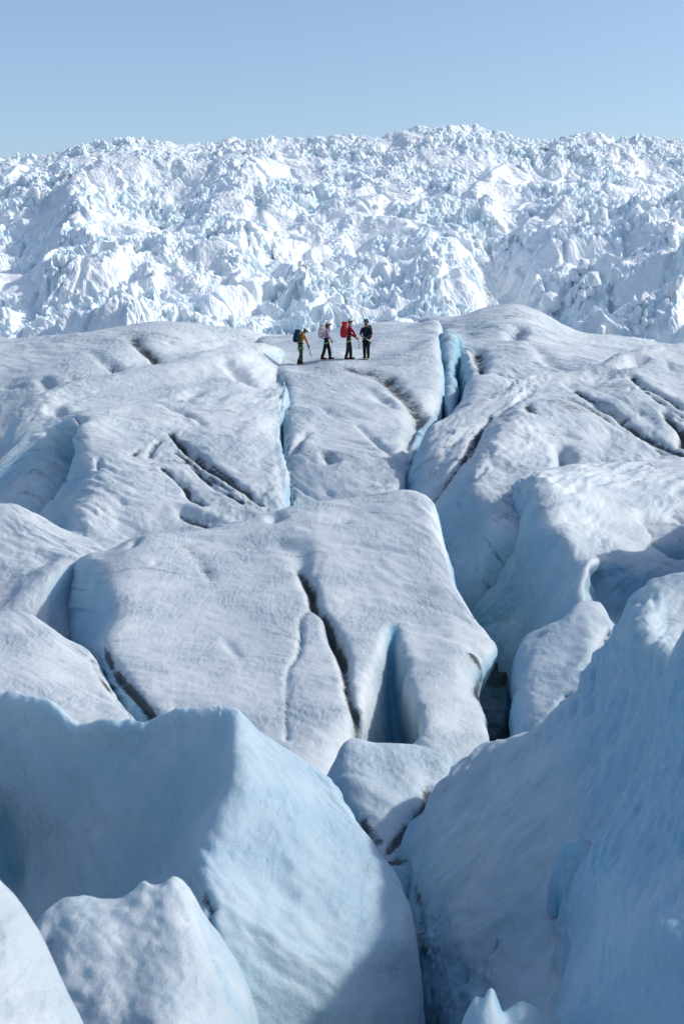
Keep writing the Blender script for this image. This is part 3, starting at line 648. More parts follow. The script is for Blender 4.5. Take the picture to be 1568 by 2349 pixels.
block('ice_flake', [
    [(1062,2352,7.7),(1082,2305,7.7),(1092,2290,7.7),(1108,2292,7.7),(1126,2270,7.7),(1140,2296,7.7),(1152,2322,7.7),(1172,2312,7.7),(1196,2298,7.7),(1225,2308,7.7),(1250,2330,7.7),(1285,2345,7.7)],
    [(1058,2400,7.5),(1080,2360,7.5),(1100,2345,7.4),(1130,2340,7.4),(1160,2360,7.4),(1200,2350,7.4),(1240,2370,7.4),(1285,2390,7.5)],
    [(1058,2500,7.4),(1090,2460,7.2),(1140,2450,7.1),(1200,2450,7.1),(1285,2470,7.2)]],
    M_NEAR, back=((0,0.08,-0.08),(0,0.3,-0.7)), left=((-0.03,0.1,-0.5),), right=((0.05,0.1,-0.5),), seed=15, amp=0.3, bare=0.2, clean_shade=0.4)

# foreground ridge with its scooped shaded wall
block('ice_ridge', [
    [(-160,1580,14.8),(0,1590,14.5),(60,1597,14.3),(112,1608,14.1),(182,1664,13.9),(240,1655,13.7),(300,1665,13.6),(400,1640,13.4),(480,1621,13.2),(520,1617,13.1),(545,1625,13),(600,1680,12.9),(700,1742,12.7),(762,1786,12.5)],
    [(-160,1690,14.4),(0,1690,14.2),(60,1690,14.1),(115,1705,14),(180,1730,13.8),(240,1730,13.7),(300,1730,13.5),(400,1715,13.2),(475,1705,12.8),(518,1695,12.5),(548,1695,12.2),(625,1740,12.1),(720,1800,12),(800,1850,11.8)],
    [(-160,1820,14.2),(0,1830,14),(60,1830,13.9),(110,1830,13.8),(180,1830,13.7),(240,1830,13.5),(300,1830,13.3),(400,1820,12.9),(470,1810,12.3),(515,1790,11.7),(546,1780,11.4),(640,1825,11.35),(760,1885,11.35),(855,1930,11.35)],
    [(-160,1930,14.1),(0,1950,13.9),(60,1950,13.8),(110,1950,13.7),(180,1940,13.5),(240,1940,13.3),(300,1940,13),(390,1930,12.4),(440,1910,11.6),(478,1890,11),(512,1890,10.75),(640,1930,10.7),(780,1970,10.8),(895,1985,11.0)],
    [(-160,2050,13.9),(0,2060,13.7),(50,2070,13.5),(100,2090,13.3),(180,2070,13),(240,2060,12.7),(300,2055,12.3),(380,2040,11.6),(430,2010,10.8),(466,1985,10.3),(500,1995,10.2),(640,2040,10.25),(800,2070,10.4),(922,2058,10.7)],
    [(-160,2200,13.3),(0,2200,13.1),(50,2200,12.9),(100,2200,12.6),(180,2180,12.2),(240,2180,11.8),(300,2180,11.4),(380,2170,10.8),(440,2120,10),(478,2085,9.75),(530,2100,9.75),(650,2145,9.8),(800,2180,9.9),(924,2150,10.2)],
    [(-160,2350,12.8),(0,2350,12.5),(50,2350,12.2),(100,2350,11.8),(180,2340,11.2),(240,2340,10.8),(300,2330,10.4),(380,2310,9.8),(440,2260,9.2),(495,2210,9.45),(560,2230,9.5),(680,2260,9.58),(800,2280,9.7),(912,2260,10.05)],
    [(-160,2500,12.2),(0,2500,11.8),(50,2500,11.4),(100,2500,11),(180,2490,10.4),(240,2480,10),(300,2470,9.6),(380,2450,9.2),(450,2390,8.7),(510,2330,9.25),(570,2350,9.33),(680,2380,9.43),(800,2400,9.56),(900,2370,9.9)],
    [(-160,2600,12),(0,2600,11.5),(50,2600,11),(100,2600,10.6),(180,2590,10),(240,2580,9.6),(300,2570,9.2),(380,2550,8.8),(450,2500,8.3),(510,2440,9.15),(570,2450,9.25),(680,2480,9.36),(800,2500,9.5),(895,2480,9.8)]],
    M_NEAR, right=((0.12,0.2,-0.35),(0.2,0.6,-1.5),(0.1,0.7,-4)), back=((0,0.4,-0.3),(0,0.9,-2.5)), front=((0,0.3,-3),), seed=16, angle=1.0, amp=0.6, cups=1.6, stretch=1.9, clean_shade=0.55, steep=0.0, flute=0.25, dirt=0.2, bare=0.75,  # bluer ice, set strong to dim the sunlit right face by colour
    grooves=[([(478,2060,0.05,0.06),(490,2130,0.06,0.05),(515,2200,0.06,0.05),(540,2260,0.06,0.04)],0.42,0,1.6), ([(462,2045,0.05,0.02),(480,2072,0.06,0.04)],0.7,0,1.5),
             ([(40,1800,0.5,0.0),(60,1900,0.6,0.0),(110,1950,0.5,0.0)],0.22,0,1.6), ([(-10,1880,0.25,0.1),(0,1990,0.25,0.15)],0.15,0.6)])

# low front block
block('ice_block', [
    [(78,2150,8.6),(100,2100,8.7),(140,2060,8.8),(200,2052,8.8),(270,2058,8.8),(305,2036,8.8),(332,2020,8.8),(352,2026,8.8),(372,2022,8.8),(398,2006,8.8),(418,2014,8.8),(442,2042,8.7),(470,2090,8.6),(505,2150,8.5),(545,2230,8.3)],
    [(85,2210,8.2),(115,2160,8.3),(160,2130,8.3),(220,2120,8.3),(300,2110,8.3),(360,2090,8.3),(420,2100,8.2),(470,2150,8.1),(510,2210,8),(560,2280,7.9)],
    [(100,2290,7.8),(150,2240,7.8),(220,2220,7.8),(300,2210,7.8),(380,2200,7.7),(440,2220,7.6),(500,2270,7.5),(560,2340,7.5)],
    [(130,2410,7.3),(200,2370,7.2),(300,2350,7.1),(400,2340,7),(480,2360,7),(560,2410,7)],
    [(130,2520,7),(200,2490,6.8),(300,2470,6.7),(400,2460,6.6),(480,2470,6.6),(560,2500,6.6)]],
    M_NEAR, left=((-0.06,0.2,-0.3),(-0.05,0.5,-2)), right=((0.06,0.05,-0.2),(0.1,0.1,-1)), back=((0,0.2,-0.2),(0,0.5,-2)), seed=17, bare=0.1, steep=0.25, clean_shade=0.16, dirt=0.14, angle=1.0, amp=0.55, cups=1.5, stretch=2.2,
    grooves=[([(455,2090,0.04,0.02),(480,2150,0.05,0.04),(510,2220,0.05,0.05),(540,2300,0.04,0.04)],0.25,0,1.4), ([(95,2170,0.09,0.0),(110,2230,0.09,0.0)],0.42,0,1.6), ([(150,2330,0.12,0.0),(190,2300,0.1,0.0),(250,2290,0.08,0.0)],0.25,0,1.5), ([(400,2060,0.05,0.01),(440,2110,0.06,0.02)],0.25,0,1.5)])

# corner block close to the camera
_c = [(-90,1930,5.3),(0,2028,5.15),(32,2072,5.05),(62,2122,4.95),(84,2182,4.85),(112,2252,4.75),(136,2302,4.65),(162,2365,4.55),(200,2460,4.4)]
block('ice_block', [[(x - 0, y, Y) for x, y, Y in _c], [(x - 130, y + 40, Y - 0.25) for x, y, Y in _c], [(x - 330, y + 110, Y - 0.55) for x, y, Y in _c]],
    M_NEAR, back=((0.06,0.12,-0.15),(0.1,0.3,-1.6)), seed=18, bare=0.05, steep=0.2, angle=0.3, amp=0.3)

# the glacier goes on to both sides of the view
block('ice_ridge', [
    [(1640,850,60),(1900,820,60),(2400,800,60),(3200,800,60)],
    [(1660,1010,44),(1950,980,44),(2600,960,44),(3800,980,44)],
    [(1670,1150,36),(1950,1080,36),(2700,1040,36),(4400,1080,36)],
    [(1690,1110,28.5),(2000,1090,28.5),(3000,1120,28.5),(5000,1160,28.5)],
    [(1680,1420,20),(2200,1400,20),(3400,1380,20),(6500,1400,20)],
    [(1700,1325,14.5),(2300,1350,14.5),(4000,1380,14.5),(8000,1400,14.5)],
    [(1720,1620,10),(2500,1620,10),(4800,1600,10),(9000,1600,10)],
    [(1850,1930,7),(3000,1850,7),(6000,1850,7),(12000,1850,7)],
    [(2300,2500,4),(4000,2400,4),(8000,2300,4),(16000,2300,4)]], M_MID, left=((-0.1,0.2,-1.2),(-0.1,0.4,-5)), seed=21, cell=6.0, amp=0.8)
block('ice_ridge', [
    [(-3200,800,86),(-1200,800,86),(-500,790,86),(-110,792,86)],
    [(-3600,980,66),(-1200,970,66),(-500,965,62),(-110,1110,56)],
    [(-4200,1200,44),(-1400,1195,44),(-500,1195,44),(-110,1215,44)],
    [(-5000,1240,34),(-1600,1240,34),(-500,1240,34),(-120,1240,34)],
    [(-6000,1430,27),(-1800,1430,27),(-500,1430,27),(-120,1440,27)],
    [(-7000,1640,20),(-2000,1640,20),(-500,1640,20),(-120,1650,20.5)],
    [(-9000,1640,14.5),(-2400,1640,14.5),(-500,1625,14.5),(-130,1610,14.6)],
    [(-12000,2020,10),(-3000,2020,10),(-600,2060,10),(-200,2120,12)],
    [(-16000,2350,6),(-4000,2330,6),(-900,2250,6),(-330,2150,5.3)]], M_MID, seed=22, cell=6.0, amp=0.8)

# gritty floors at the bottom of the crevasses
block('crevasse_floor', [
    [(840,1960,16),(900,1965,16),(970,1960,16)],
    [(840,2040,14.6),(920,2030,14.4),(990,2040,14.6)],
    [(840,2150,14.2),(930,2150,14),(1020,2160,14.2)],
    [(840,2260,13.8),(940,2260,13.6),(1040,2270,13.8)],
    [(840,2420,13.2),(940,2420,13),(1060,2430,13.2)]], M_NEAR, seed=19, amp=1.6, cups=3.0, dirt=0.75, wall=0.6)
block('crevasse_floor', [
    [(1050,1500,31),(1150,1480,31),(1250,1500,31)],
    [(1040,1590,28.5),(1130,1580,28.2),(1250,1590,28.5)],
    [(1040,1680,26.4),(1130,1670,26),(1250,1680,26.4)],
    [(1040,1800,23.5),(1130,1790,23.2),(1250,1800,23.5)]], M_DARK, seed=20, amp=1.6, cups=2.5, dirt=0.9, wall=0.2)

# ------------------------------------------------------------------ the icefall behind
rng = np.random.default_rng(11)
SKY_X = [-400, -150, 0, 60, 170, 260, 330, 420, 500, 590, 660, 730, 800, 880, 960, 1040, 1090, 1130, 1180, 1260, 1340, 1420, 1500, 1568, 1750, 2000]
SKY_Y = [420, 395, 376, 366, 352, 340, 328, 331, 326, 334, 333, 330, 330, 322, 314, 306, 302, 312, 326, 324, 320, 322, 330, 336, 345, 360]
Y0, Y1 = 500.0, 780.0

def gauss(x, y, cx, cy, rx, ry):
    return np.exp(-((x - cx) / rx) ** 2 - ((y - cy) / ry) ** 2)

def stairs(x, y):
    """the ice breaks over hidden rock steps: a steep broken face, then a gentler snowy shelf"""
    f = y / 40.0 + x / 330.0 + 0.95 * fbm(x / 110, y / 85, seed=251, octaves=3)
    f = f - np.floor(f)
    up = np.where(f < 0.42, smooth(0.0, 0.42, f), 1 - (f - 0.42) / 0.58)
    return up, smooth(0.0, 0.12, f) * (1 - smooth(0.42, 0.62, f))

def fall_height(x, y):
    """height of the icefall's bed over the ground, before its blocks"""
    a = x / y * FOC + PW / 2
    v = np.clip((y - Y0) / (Y1 - Y0), 0, 1.3)
    top = np.interp(a, SKY_X, SKY_Y)
    q = 830 + (top - 830) * np.where(v <= 1, v * (0.86 + 0.14 * v), 1 - (v - 1) * 1.1)
    z = (HORIZON - q) * y / FOC
    lump = fbm(x / 75, y / 70, seed=201, octaves=4, gain=0.55)
    ridge = 1 - np.abs(fbm(x / 46 + 0.4 * perlin(x / 30, y / 30, seed=204), y / 40, seed=202, octaves=3)) * 1.9
    z = z + (11.0 * lump + 7.5 * ridge - 4.0) * np.clip(1.15 - v, 0.3, 1)
    z = z + 7.0 * (stairs(x, y)[0] - 0.5) * np.clip(1.2 - v, 0.2, 1)
    # gully with its rising right flank
    gl = np.interp(q, [420, 560, 640, 720, 830], [1040, 1120, 1140, 1165, 1190])
    z = z - 16.0 * np.exp(-((a - gl) / 60) ** 2) * smooth(500, 580, q) + 22.0 * smooth(10, 420, a - gl) * smooth(470, 620, q) * (1 - smooth(0, 1, (q - 790) / 60))
    z = z + 8.0 * gauss(a, q, 1010, 640, 90, 90)
    z = z + 13.0 * (smooth(60, 330, a) - 0.5) * smooth(600, 670, q) * (1 - smooth(330, 560, a) * 0.6)
    # cliff bands and shelves on the left
    z = z + 9.0 * (1 - smooth(655, 700, q + 14 * perlin(a / 60, q / 200, seed=77))) * smooth(60, 130, a) * (1 - smooth(520, 640, a)) * smooth(540, 640, q)
    z = z + 10.0 * gauss(a, q, 190, 520, 45, 90) + 7 * gauss(a, q, 560, 580, 60, 40) + 8 * gauss(a, q, 560, 410, 110, 40) - 9 * gauss(a, q, 60, 560, 70, 60) - 9 * gauss(a, q, 400, 470, 90, 45)
    return z, a, q, v

def smooth_snow(a, q):
    m = gauss(a, q, 910, 524, 115, 24) + gauss(a, q, 50, 598, 95, 28) + 0.8 * gauss(a, q, 640, 500, 80, 16) + 0.8 * gauss(a, q, 320, 520, 50, 26) + 0.8 * gauss(a, q, 960, 315, 50, 8) + 0.7 * gauss(a, q, 1150, 650, 35, 45) + 0.7 * gauss(a, q, 540, 655, 40, 16) + 0.6 * gauss(a, q, 850, 420, 80, 26) + 0.6 * gauss(a, q, 1040, 400, 90, 30) + 0.7 * gauss(a, q, 330, 700, 80, 14)
    return np.clip(m, 0, 1)

nr, nc = 540, 540
aa = np.linspace(-170, PW + 170, nc)[None, :] + np.zeros((nr, 1))
yy = np.concatenate([np.linspace(Y0 - 30, Y1, nr - 24), np.linspace(Y1 + 3, Y1 + 130, 24)])[:, None] + np.zeros((1, nc))
xx = (aa - PW / 2) / FOC * yy
zz, a_, q_, v_ = fall_height(xx, yy)
snow = smooth_snow(a_, q_ + 8 * perlin(xx / 14, yy / 22, seed=88))
def clump(x, y):
    return smooth(-0.30, 0.22, fbm(x / 34 + 0.5 * perlin(x / 20, y / 20, seed=72), y / 26, seed=71, octaves=3))
rough = (1 - snow) * (0.14 + 0.9 * clump(xx, yy) * (0.4 + 0.75 * stairs(xx, yy)[1])) * (1 - 0.3 * smooth(0.85, 1.0, v_))
wx, wy = xx + 3.5 * perlin(xx / 9, yy / 9, seed=31), yy + 3.5 * perlin(xx / 9, yy / 9, seed=32)

def serac(x, y, size, seed, tall):
    f1, f2, cid, cx, cy = cells(x / size, y / size, seed)
    h = ((cid >> 3) & 1023) / 1023.0
    tx = (((cid >> 7) & 255) / 255.0 - 0.5); ty = (((cid >> 15) & 255) / 255.0 - 0.5)
    top = (h - 0.45) * tall + (tx * 0.9 * (x / size - cx) + ty * 0.9 * (y / size - cy)) * tall
    edge = smooth(0.0, 0.22, f2 - f1)
    return top * edge - (1 - edge) * tall * 0.55, edge

yc = wy * 1.05
z0, e0 = serac(wx, yc * 1.15, 21.0, 300, 6.5)
z1, e1 = serac(wx, yc * 1.3, 7.6, 301, 3.6)
z2, e2 = serac(wx + 50, yc * 1.2, 3.7, 302, 1.9)
z3, e3 = serac(wx, yc, 1.9, 303, 0.9)
hill = np.clip(1.25 - v_, 0.35, 1)
bumps = (1 - snow) * 0.6 * z0 * hill + rough * (z1 * (0.35 + 0.65 * smooth(-0.2, 0.3, fbm(xx / 45, yy / 45, seed=6, octaves=2))) + z2 + z3)
bumps = bumps + (0.15 + rough) * 0.55 * fbm(xx / 1.9, yy / 1.9, seed=9, octaves=3) + 1.2 * rough * fbm(xx / 6, yy / 6, seed=12, octaves=3)
fade = smooth(Y0 - 25, Y0 + 25, yy)
zz = zz + bumps * fade - 14 * smooth(Y0 + 4, Y0 - 30, yy)
ly = yy - 0.55 * np.clip(bumps, -3, 7) * fade + 0.5 * rough * fbm(xx / 2.2, zz / 2.2, seed=14, octaves=2)     # faces of the blocks stand upright or lean out
lx = xx + 0.6 * rough * fbm(yy / 2.4, zz / 2.4, seed=15, octaves=2)
gv = np.stack([lx, ly, zz], -1)[::-1]
me = mesh_from('icefall', gv.reshape(-1, 3), grid_faces(nr, nc), False)
attr(me, 'wall', (np.clip((1 - e1 * e0) * rough * 0.4, 0, 1))[::-1])
grime = np.clip(fbm(xx / 30, yy / 30, seed=55, octaves=4) * 0.9 - 0.45, 0, 0.32) * rough + 0.42 * np.exp(-((a_ - np.interp(q_, [560, 640, 720], [1105, 1115, 1130])) / 26) ** 2) * smooth(580, 640, q_)
grime = grime + 0.25 * (1 - e1) * rough * smooth(0.0, 0.5, fbm(xx / 18, yy / 18, seed=57, octaves=2))
attr(me, 'dirt', np.clip(grime * smooth(0.03, 0.2, v_), 0, 0.5)[::-1])
ICEFALL = link('icefall', me, M_FALL)
ICEFALL['kind'] = 'structure'

def chiselled(seed):
    """an angular ice block: a ball cut by random planes"""
    r = np.random.default_rng(seed)
    bm = bmesh.new()
    bmesh.ops.create_icosphere(bm, subdivisions=2, radius=1.0)
    v = np.array([x.co[:] for x in bm.verts]); f = np.array([[q.index for q in p.verts] for p in bm.faces])
    bm.free()
    nn = []
    for i in range(7):
        t = (i + r.uniform(-0.35, 0.35)) / 7 * 2 * math.pi
        e = r.uniform(-0.15, 0.45)
        nn.append((math.cos(t) * math.cos(e), math.sin(t) * math.cos(e), math.sin(e), r.uniform(0.5, 0.85)))
    for i in range(3):
        t = r.uniform(0, 2 * math.pi); e = r.uniform(0.7, 1.5)
        nn.append((math.cos(t) * math.cos(e), math.sin(t) * math.cos(e), math.sin(e), r.uniform(0.6, 0.95)))
    nn.append((0, 0, -1, 0.8))
    nn = np.array(nn)
    dots = v @ nn[:, :3].T
    rad = np.where(dots > 0.05, nn[:, 3] / np.maximum(dots, 0.05), 9).min(1)
    p = v * np.minimum(rad, 1.25)[:, None]
    p += v * (0.10 * fbm(p[:, 0] * 2.2, p[:, 1] * 2.2, p[:, 2] * 2.2, seed=seed, octaves=3))[:, None]
    return p, f

VARIANTS = [chiselled(900 + i) for i in range(16)]
V_MESH = []
for i, (p, f) in enumerate(VARIANTS):
    m_ = mesh_from('ice_block', p, f, False)
    m_.materials.append(M_FALL)
    V_MESH.append(m_)

spots = []
n_try = 2900
pa = rng.uniform(-120, PW + 120, n_try); py_ = Y0 + (Y1 + 4 - Y0) * rng.uniform(0, 1, n_try) ** 0.92
px_ = (pa - PW / 2) / FOC * py_
pz, pa2, pq, pv = fall_height(px_, py_)
sn = smooth_snow(pa2, pq)
dens = clump(px_, py_) * (0.35 + 0.75 * stairs(px_, py_)[1])
for i in range(n_try):
    if rng.uniform() < sn[i] * 1.3 or rng.uniform() > 0.12 + 0.75 * dens[i] ** 1.5: continue
    right = 1.0 if (pa2[i] > 1180 and pq[i] > 520) else 0.0
    s = float(np.clip(rng.lognormal(0.18 + 0.4 * right, 0.45), 0.7, 4.2) * (1 - 0.35 * smooth(0.9, 1.0, pv[i])))
    spots.append((px_[i], py_[i], pz[i], s, rng.uniform(0.7, 1.3), rng.uniform(0.6, 1.1), rng.uniform(0.7, 1.5), rng.uniform(0, 6.28), rng.normal(0, 0.22), rng.normal(0, 0.22), int(rng.integers(16)), pa2[i]))
inside = [k for k in range(len(spots)) if 5 < spots[k][11] < PW - 5]
big = sorted(inside, key=lambda k: -spots[k][3] / spots[k][1])[:300]
bigset = set(big)
mass_v, mass_f, off = [], [], 0
for k, (x, y, z, s, sx, sy, sz, rz, ra, rb, vi, _) in enumerate(spots):
    M = Matrix.Translation((x, y, z + s * 0.12)) @ Matrix.Rotation(rz, 4, 'Z') @ Matrix.Rotation(ra, 4, 'X') @ Matrix.Rotation(rb, 4, 'Y') @ Matrix.Diagonal((s * sx, s * sy, s * sz, 1))
    if k in bigset:
        o = bpy.data.objects.new('ice_block', V_MESH[vi])
        COL.objects.link(o)
        o.parent = ICEFALL
        o.matrix_local = M
    else:
        A = np.array(M)
        p, f = VARIANTS[vi]
        mass_v.append(p @ A[:3, :3].T + A[:3, 3]); mass_f.append(f + off); off += len(p)
me = mesh_from('ice_rubble', np.concatenate(mass_v), np.concatenate(mass_f), False)
o = link('ice_rubble', me, M_FALL, ICEFALL)
o['kind'] = 'stuff'

# ------------------------------------------------------------------ the four people, their packs and axes
def cloth(name, col, rough=0.85, weave=60.0):
    m, nt, b = new_mat(name)
    co = nt.nodes.new('ShaderNodeTexCoord').outputs['Object']
    n1 = noise(nt, co, 9.0, 4.0, 0.6); n2 = noise(nt, co, weave, 3.0, 0.6)
    c = mixc(nt, ramp(nt, n1, 0.35, 0.7, 0.0, 0.5), col, tuple(v * 0.7 for v in col))
    nt.links.new(c, b.inputs['Base Color'])
    b.inputs['Roughness'].default_value = rough
    b.inputs['Specular IOR Level'].default_value = 0.2
    bp = N(nt, 'ShaderNodeBump', Strength=0.5, Distance=0.012)
    nt.links.new(n1, bp.inputs['Height'])
    b2 = N(nt, 'ShaderNodeBump', Strength=0.3, Distance=0.002)
    nt.links.new(n2, b2.inputs['Height']); nt.links.new(bp.outputs[0], b2.inputs['Normal'])
    nt.links.new(b2.outputs[0], b.inputs['Normal'])
    return m

def metal(name, col, rough=0.35):
    m, nt, b = new_mat(name)
    co = nt.nodes.new('ShaderNodeTexCoord').outputs['Object']
    c = mixc(nt, ramp(nt, noise(nt, co, 30.0, 3.0), 0.4, 0.7, 0.0, 0.5), col, tuple(v * 0.7 for v in col))
    nt.links.new(c, b.inputs['Base Color'])
    b.inputs['Roughness'].default_value = rough
    b.inputs['Metallic'].default_value = 0.6
    return m

K = {n: cloth('cloth_' + n, c) for n, c in dict(mustard=(0.52, 0.22, 0.025), olive=(0.060, 0.066, 0.036), black=(0.010, 0.011, 0.013), lilac=(0.42, 0.27, 0.43), maroon=(0.26, 0.012, 0.028), charcoal=(0.020, 0.027, 0.030), navy=(0.012, 0.022, 0.042), teal=(0.008, 0.028, 0.048), pale=(0.52, 0.50, 0.52), red=(0.42, 0.022, 0.018), green=(0.16, 0.55, 0.16), lime=(0.45, 0.65, 0.10), strapred=(0.50, 0.02, 0.04), skin=(0.48, 0.25, 0.17), hair=(0.035, 0.022, 0.014), yellow=(0.55, 0.38, 0.04), orange=(0.55, 0.14, 0.03), white=(0.72, 0.74, 0.76), bluehelmet=(0.03, 0.10, 0.17)).items()}
STEEL, DARKSTEEL = metal('steel', (0.62, 0.64, 0.66)), metal('dark_steel', (0.06, 0.065, 0.07), 0.5)

class Build:
    """collects shapes into one mesh"""
    def __init__(self): self.v, self.f, self.m = [], [], []
    def add(self, v, f, mi=0):
        o = len(self.v); self.v += [tuple(p) for p in v]; self.f += [tuple(i + o for i in q) for q in f]; self.m += [mi] * len(f)
        return self
    def tube(self, pts, rad, n=8, mi=0, flat=1.0):
        pts = [Vector(p) for p in pts]
        rad = [rad] * len(pts) if not hasattr(rad, '__len__') else rad
        rings, up = [], None
        for i, p in enumerate(pts):
            d = (pts[min(i + 1, len(pts) - 1)] - pts[max(i - 1, 0)]).normalized()
            if up is None: up = Vector((0, 0, 1)) if abs(d.z) < 0.9 else Vector((1, 0, 0))
            s = d.cross(up).normalized(); up = s.cross(d).normalized()
            rings.append([p + (s * math.cos(t) + up * math.sin(t) * flat) * rad[i] for t in [2 * math.pi * j / n for j in range(n)]])
        v = [q for r in rings for q in r]
        f = [(i * n + j, i * n + (j + 1) % n, (i + 1) * n + (j + 1) % n, (i + 1) * n + j) for i in range(len(pts) - 1) for j in range(n)]
        a, b = len(v), len(v) + 1
        v += [pts[0] - (pts[1] - pts[0]).normalized() * rad[0] * 0.4, pts[-1] + (pts[-1] - pts[-2]).normalized() * rad[-1] * 0.4]
        f += [(a, (j + 1) % n, j) for j in range(n)] + [(b, (len(pts) - 1) * n + j, (len(pts) - 1) * n + (j + 1) % n) for j in range(n)]
        return self.add(v, f, mi)
    def blob(self, c, r, e=2.0, nu=16, nv=10, mi=0, fn=None, rot=None):
        """rounded box: superellipsoid with centre c, half sizes r, roundness e"""
        v, f = [], []
        sg = lambda x, p: math.copysign(abs(x) ** p, x)
        for i in range(nv + 1):
            ph = -math.pi / 2 + math.pi * i / nv
            for j in range(nu):
                th = 2 * math.pi * j / nu
                q = Vector((r[0] * sg(math.cos(ph), 2 / e) * sg(math.cos(th), 2 / e), r[1] * sg(math.cos(ph), 2 / e) * sg(math.sin(th), 2 / e), r[2] * sg(math.sin(ph), 2 / e)))
                if fn: q = fn(q)
                if rot: q = rot @ q
                v.append(q + Vector(c))
        for i in range(nv):
            for j in range(nu):
                f.append((i * nu + j, i * nu + (j + 1) % nu, (i + 1) * nu + (j + 1) % nu, (i + 1) * nu + j))
        return self.add(v, f, mi)
    def mesh(self, name, mats):
        me = bpy.data.meshes.new(name)
        me.from_pydata(self.v, [], self.f)
        for m in mats: me.materials.append(m)
        me.polygons.foreach_set('material_index', self.m)
        me.polygons.foreach_set('use_smooth', [True] * len(self.f))
        me.update()
        return me
    def obj(self, name, mats, parent):
        o = bpy.data.objects.new(name, self.mesh(name, mats if isinstance(mats, (list, tuple)) else [mats]))
        COL.objects.link(o); o.parent = parent
        return o

def skinned(name, joints, bones, root, mats, tag):
    """one continuous body grown over a skeleton; tag picks the material of each bone"""
    names = list(joints)
    me = bpy.data.meshes.new(name)
    me.from_pydata([joints[n][0] for n in names], [(names.index(a), names.index(b)) for a, b in bones], [])
    o = bpy.data.objects.new(name + '_skeleton', me); COL.objects.link(o)
    sk = o.modifiers.new('skin', 'SKIN'); sk.use_smooth_shade = True; sk.branch_smoothing = 0.6
    for n, sv in zip(names, me.skin_vertices[0].data):
        r = joints[n][1]
        sv.radius = r if isinstance(r, tuple) else (r, r)
        sv.use_root = (n == root)
    sb = o.modifiers.new('subdivision', 'SUBSURF'); sb.levels = 2; sb.render_levels = 2
    bpy.context.view_layer.update()
    ev = o.evaluated_get(bpy.context.evaluated_depsgraph_get())
    out = bpy.data.meshes.new_from_object(ev)
    bpy.data.objects.remove(o); bpy.data.meshes.remove(me)
    out.name = name
    out.materials.clear()
    for m in mats: out.materials.append(m)
    seg = [(np.array(joints[a][0], float), np.array(joints[b][0], float), tag(a, b)) for a, b in bones]
    for p in out.polygons:
        c = np.array(p.center)
        best, bi = 9, 0
        for A, B, k in seg:
            ab = B - A; t = min(max(((c - A) @ ab) / (ab @ ab), 0), 1)
            d = np.linalg.norm(c - A - t * ab)
            if d < best: best, bi = d, k
        p.material_index = bi
        p.use_smooth = True
    return out

from mathutils.bvhtree import BVHTree
_walk = [o for o in bpy.data.objects if o.name == 'ice_ridge.002'][0]
_bvh = BVHTree.FromPolygons([v.co for v in _walk.data.vertices], [p.vertices for p in _walk.data.polygons])
def ground(x, y):
    h = _bvh.ray_cast(Vector((x, y, 30)), Vector((0, 0, -1)))
    return h[0].z if h[0] is not None else -1.7

def thing(name, label, cat, loc, rz, group=None):
    o = bpy.data.objects.new(name, None); COL.objects.link(o)
    o.empty_display_size = 0.2
    o.location = loc; o.rotation_euler = (0, 0, rz)
    o['label'] = label; o['category'] = cat
    if group: o['group'] = group
    return o

def hand_shape(b, wrist, along, palm_n, mi=0, s=1.0):
    """palm with four curled fingers of unequal length and a thumb off its side"""
    w, d, n = Vector(wrist), Vector(along).normalized(), Vector(palm_n).normalized()
    side = d.cross(n).normalized()
    b.tube([w - d * 0.02 * s, w + d * 0.04 * s, w + d * 0.085 * s], [0.028 * s, 0.04 * s, 0.036 * s], 10, mi, 0.6)
    for k, ln in enumerate((0.072, 0.082, 0.077, 0.06)):
        o = w + d * 0.085 * s + side * (0.03 - 0.02 * k) * s
        p1 = o + d * ln * 0.5 * s; p2 = p1 + (d * 0.3 + n * 0.8) * ln * 0.45 * s; p3 = p2 + (n * 0.6 - d * 0.75) * ln * 0.4 * s
        b.tube([o, p1, p2, p3], [0.0105 * s, 0.010 * s, 0.009 * s, 0.0075 * s], 6, mi)
    o = w + d * 0.025 * s + side * 0.034 * s
    b.tube([o, o + (d * 0.5 + side * 0.75) * 0.035 * s, o + (d * 0.9 + side * 0.55 + n * 0.45) * 0.062 * s], [0.013 * s, 0.0115 * s, 0.009 * s], 6, mi)

def helmet(parent, head, tilt, shell, h):
    c = Vector(head)
    R = Matrix.Rotation(tilt, 3, 'Y')
    b = Build()
    def dome(q):
        if q.z < -0.02: q = Vector((q.x * 1.05, q.y * 1.05, -0.02 + (q.z + 0.02) * 0.15))
        return q
    b.blob(c + R @ Vector((-0.005, 0, 0.045)), (0.132, 0.112, 0.112), 2.2, 24, 16, 0, dome, R)
    o = b.obj('helmet', shell, parent)
    b = Build()
    ring = [c + R @ Vector((-0.005 + 0.140 * math.cos(t), 0.119 * math.sin(t), 0.024)) for t in np.linspace(0, 2 * math.pi, 25)]
    b.tube(ring, 0.010, 6)
    b.tube([c + R @ Vector(p) for p in ((0.105, -0.06, 0.03), (0.155, 0, 0.026), (0.105, 0.06, 0.03))], [0.010, 0.018, 0.010], 6, 0, 0.45)
    b.obj('helmet_rim', K['black'], o)
    for sx in (-0.05, 0.0, 0.05):
        for sy in (-1, 1):
            b = Build()
            b.blob(c + R @ Vector((sx, sy * 0.086, 0.108)), (0.018, 0.012, 0.022), 2.0, 8, 6, 0, None, R)
            b.obj('vent', K['black'], o)
    b = Build()
    for sy in (-1, 1):
        b.tube([c + R @ Vector((0.02, sy * 0.105, 0.03)), c + R @ Vector((0.03, sy * 0.085, -0.06)), c + R @ Vector((0.045, sy * 0.02, -0.115))], 0.006, 5)
    b.obj('chin_strap', K['black'], o)

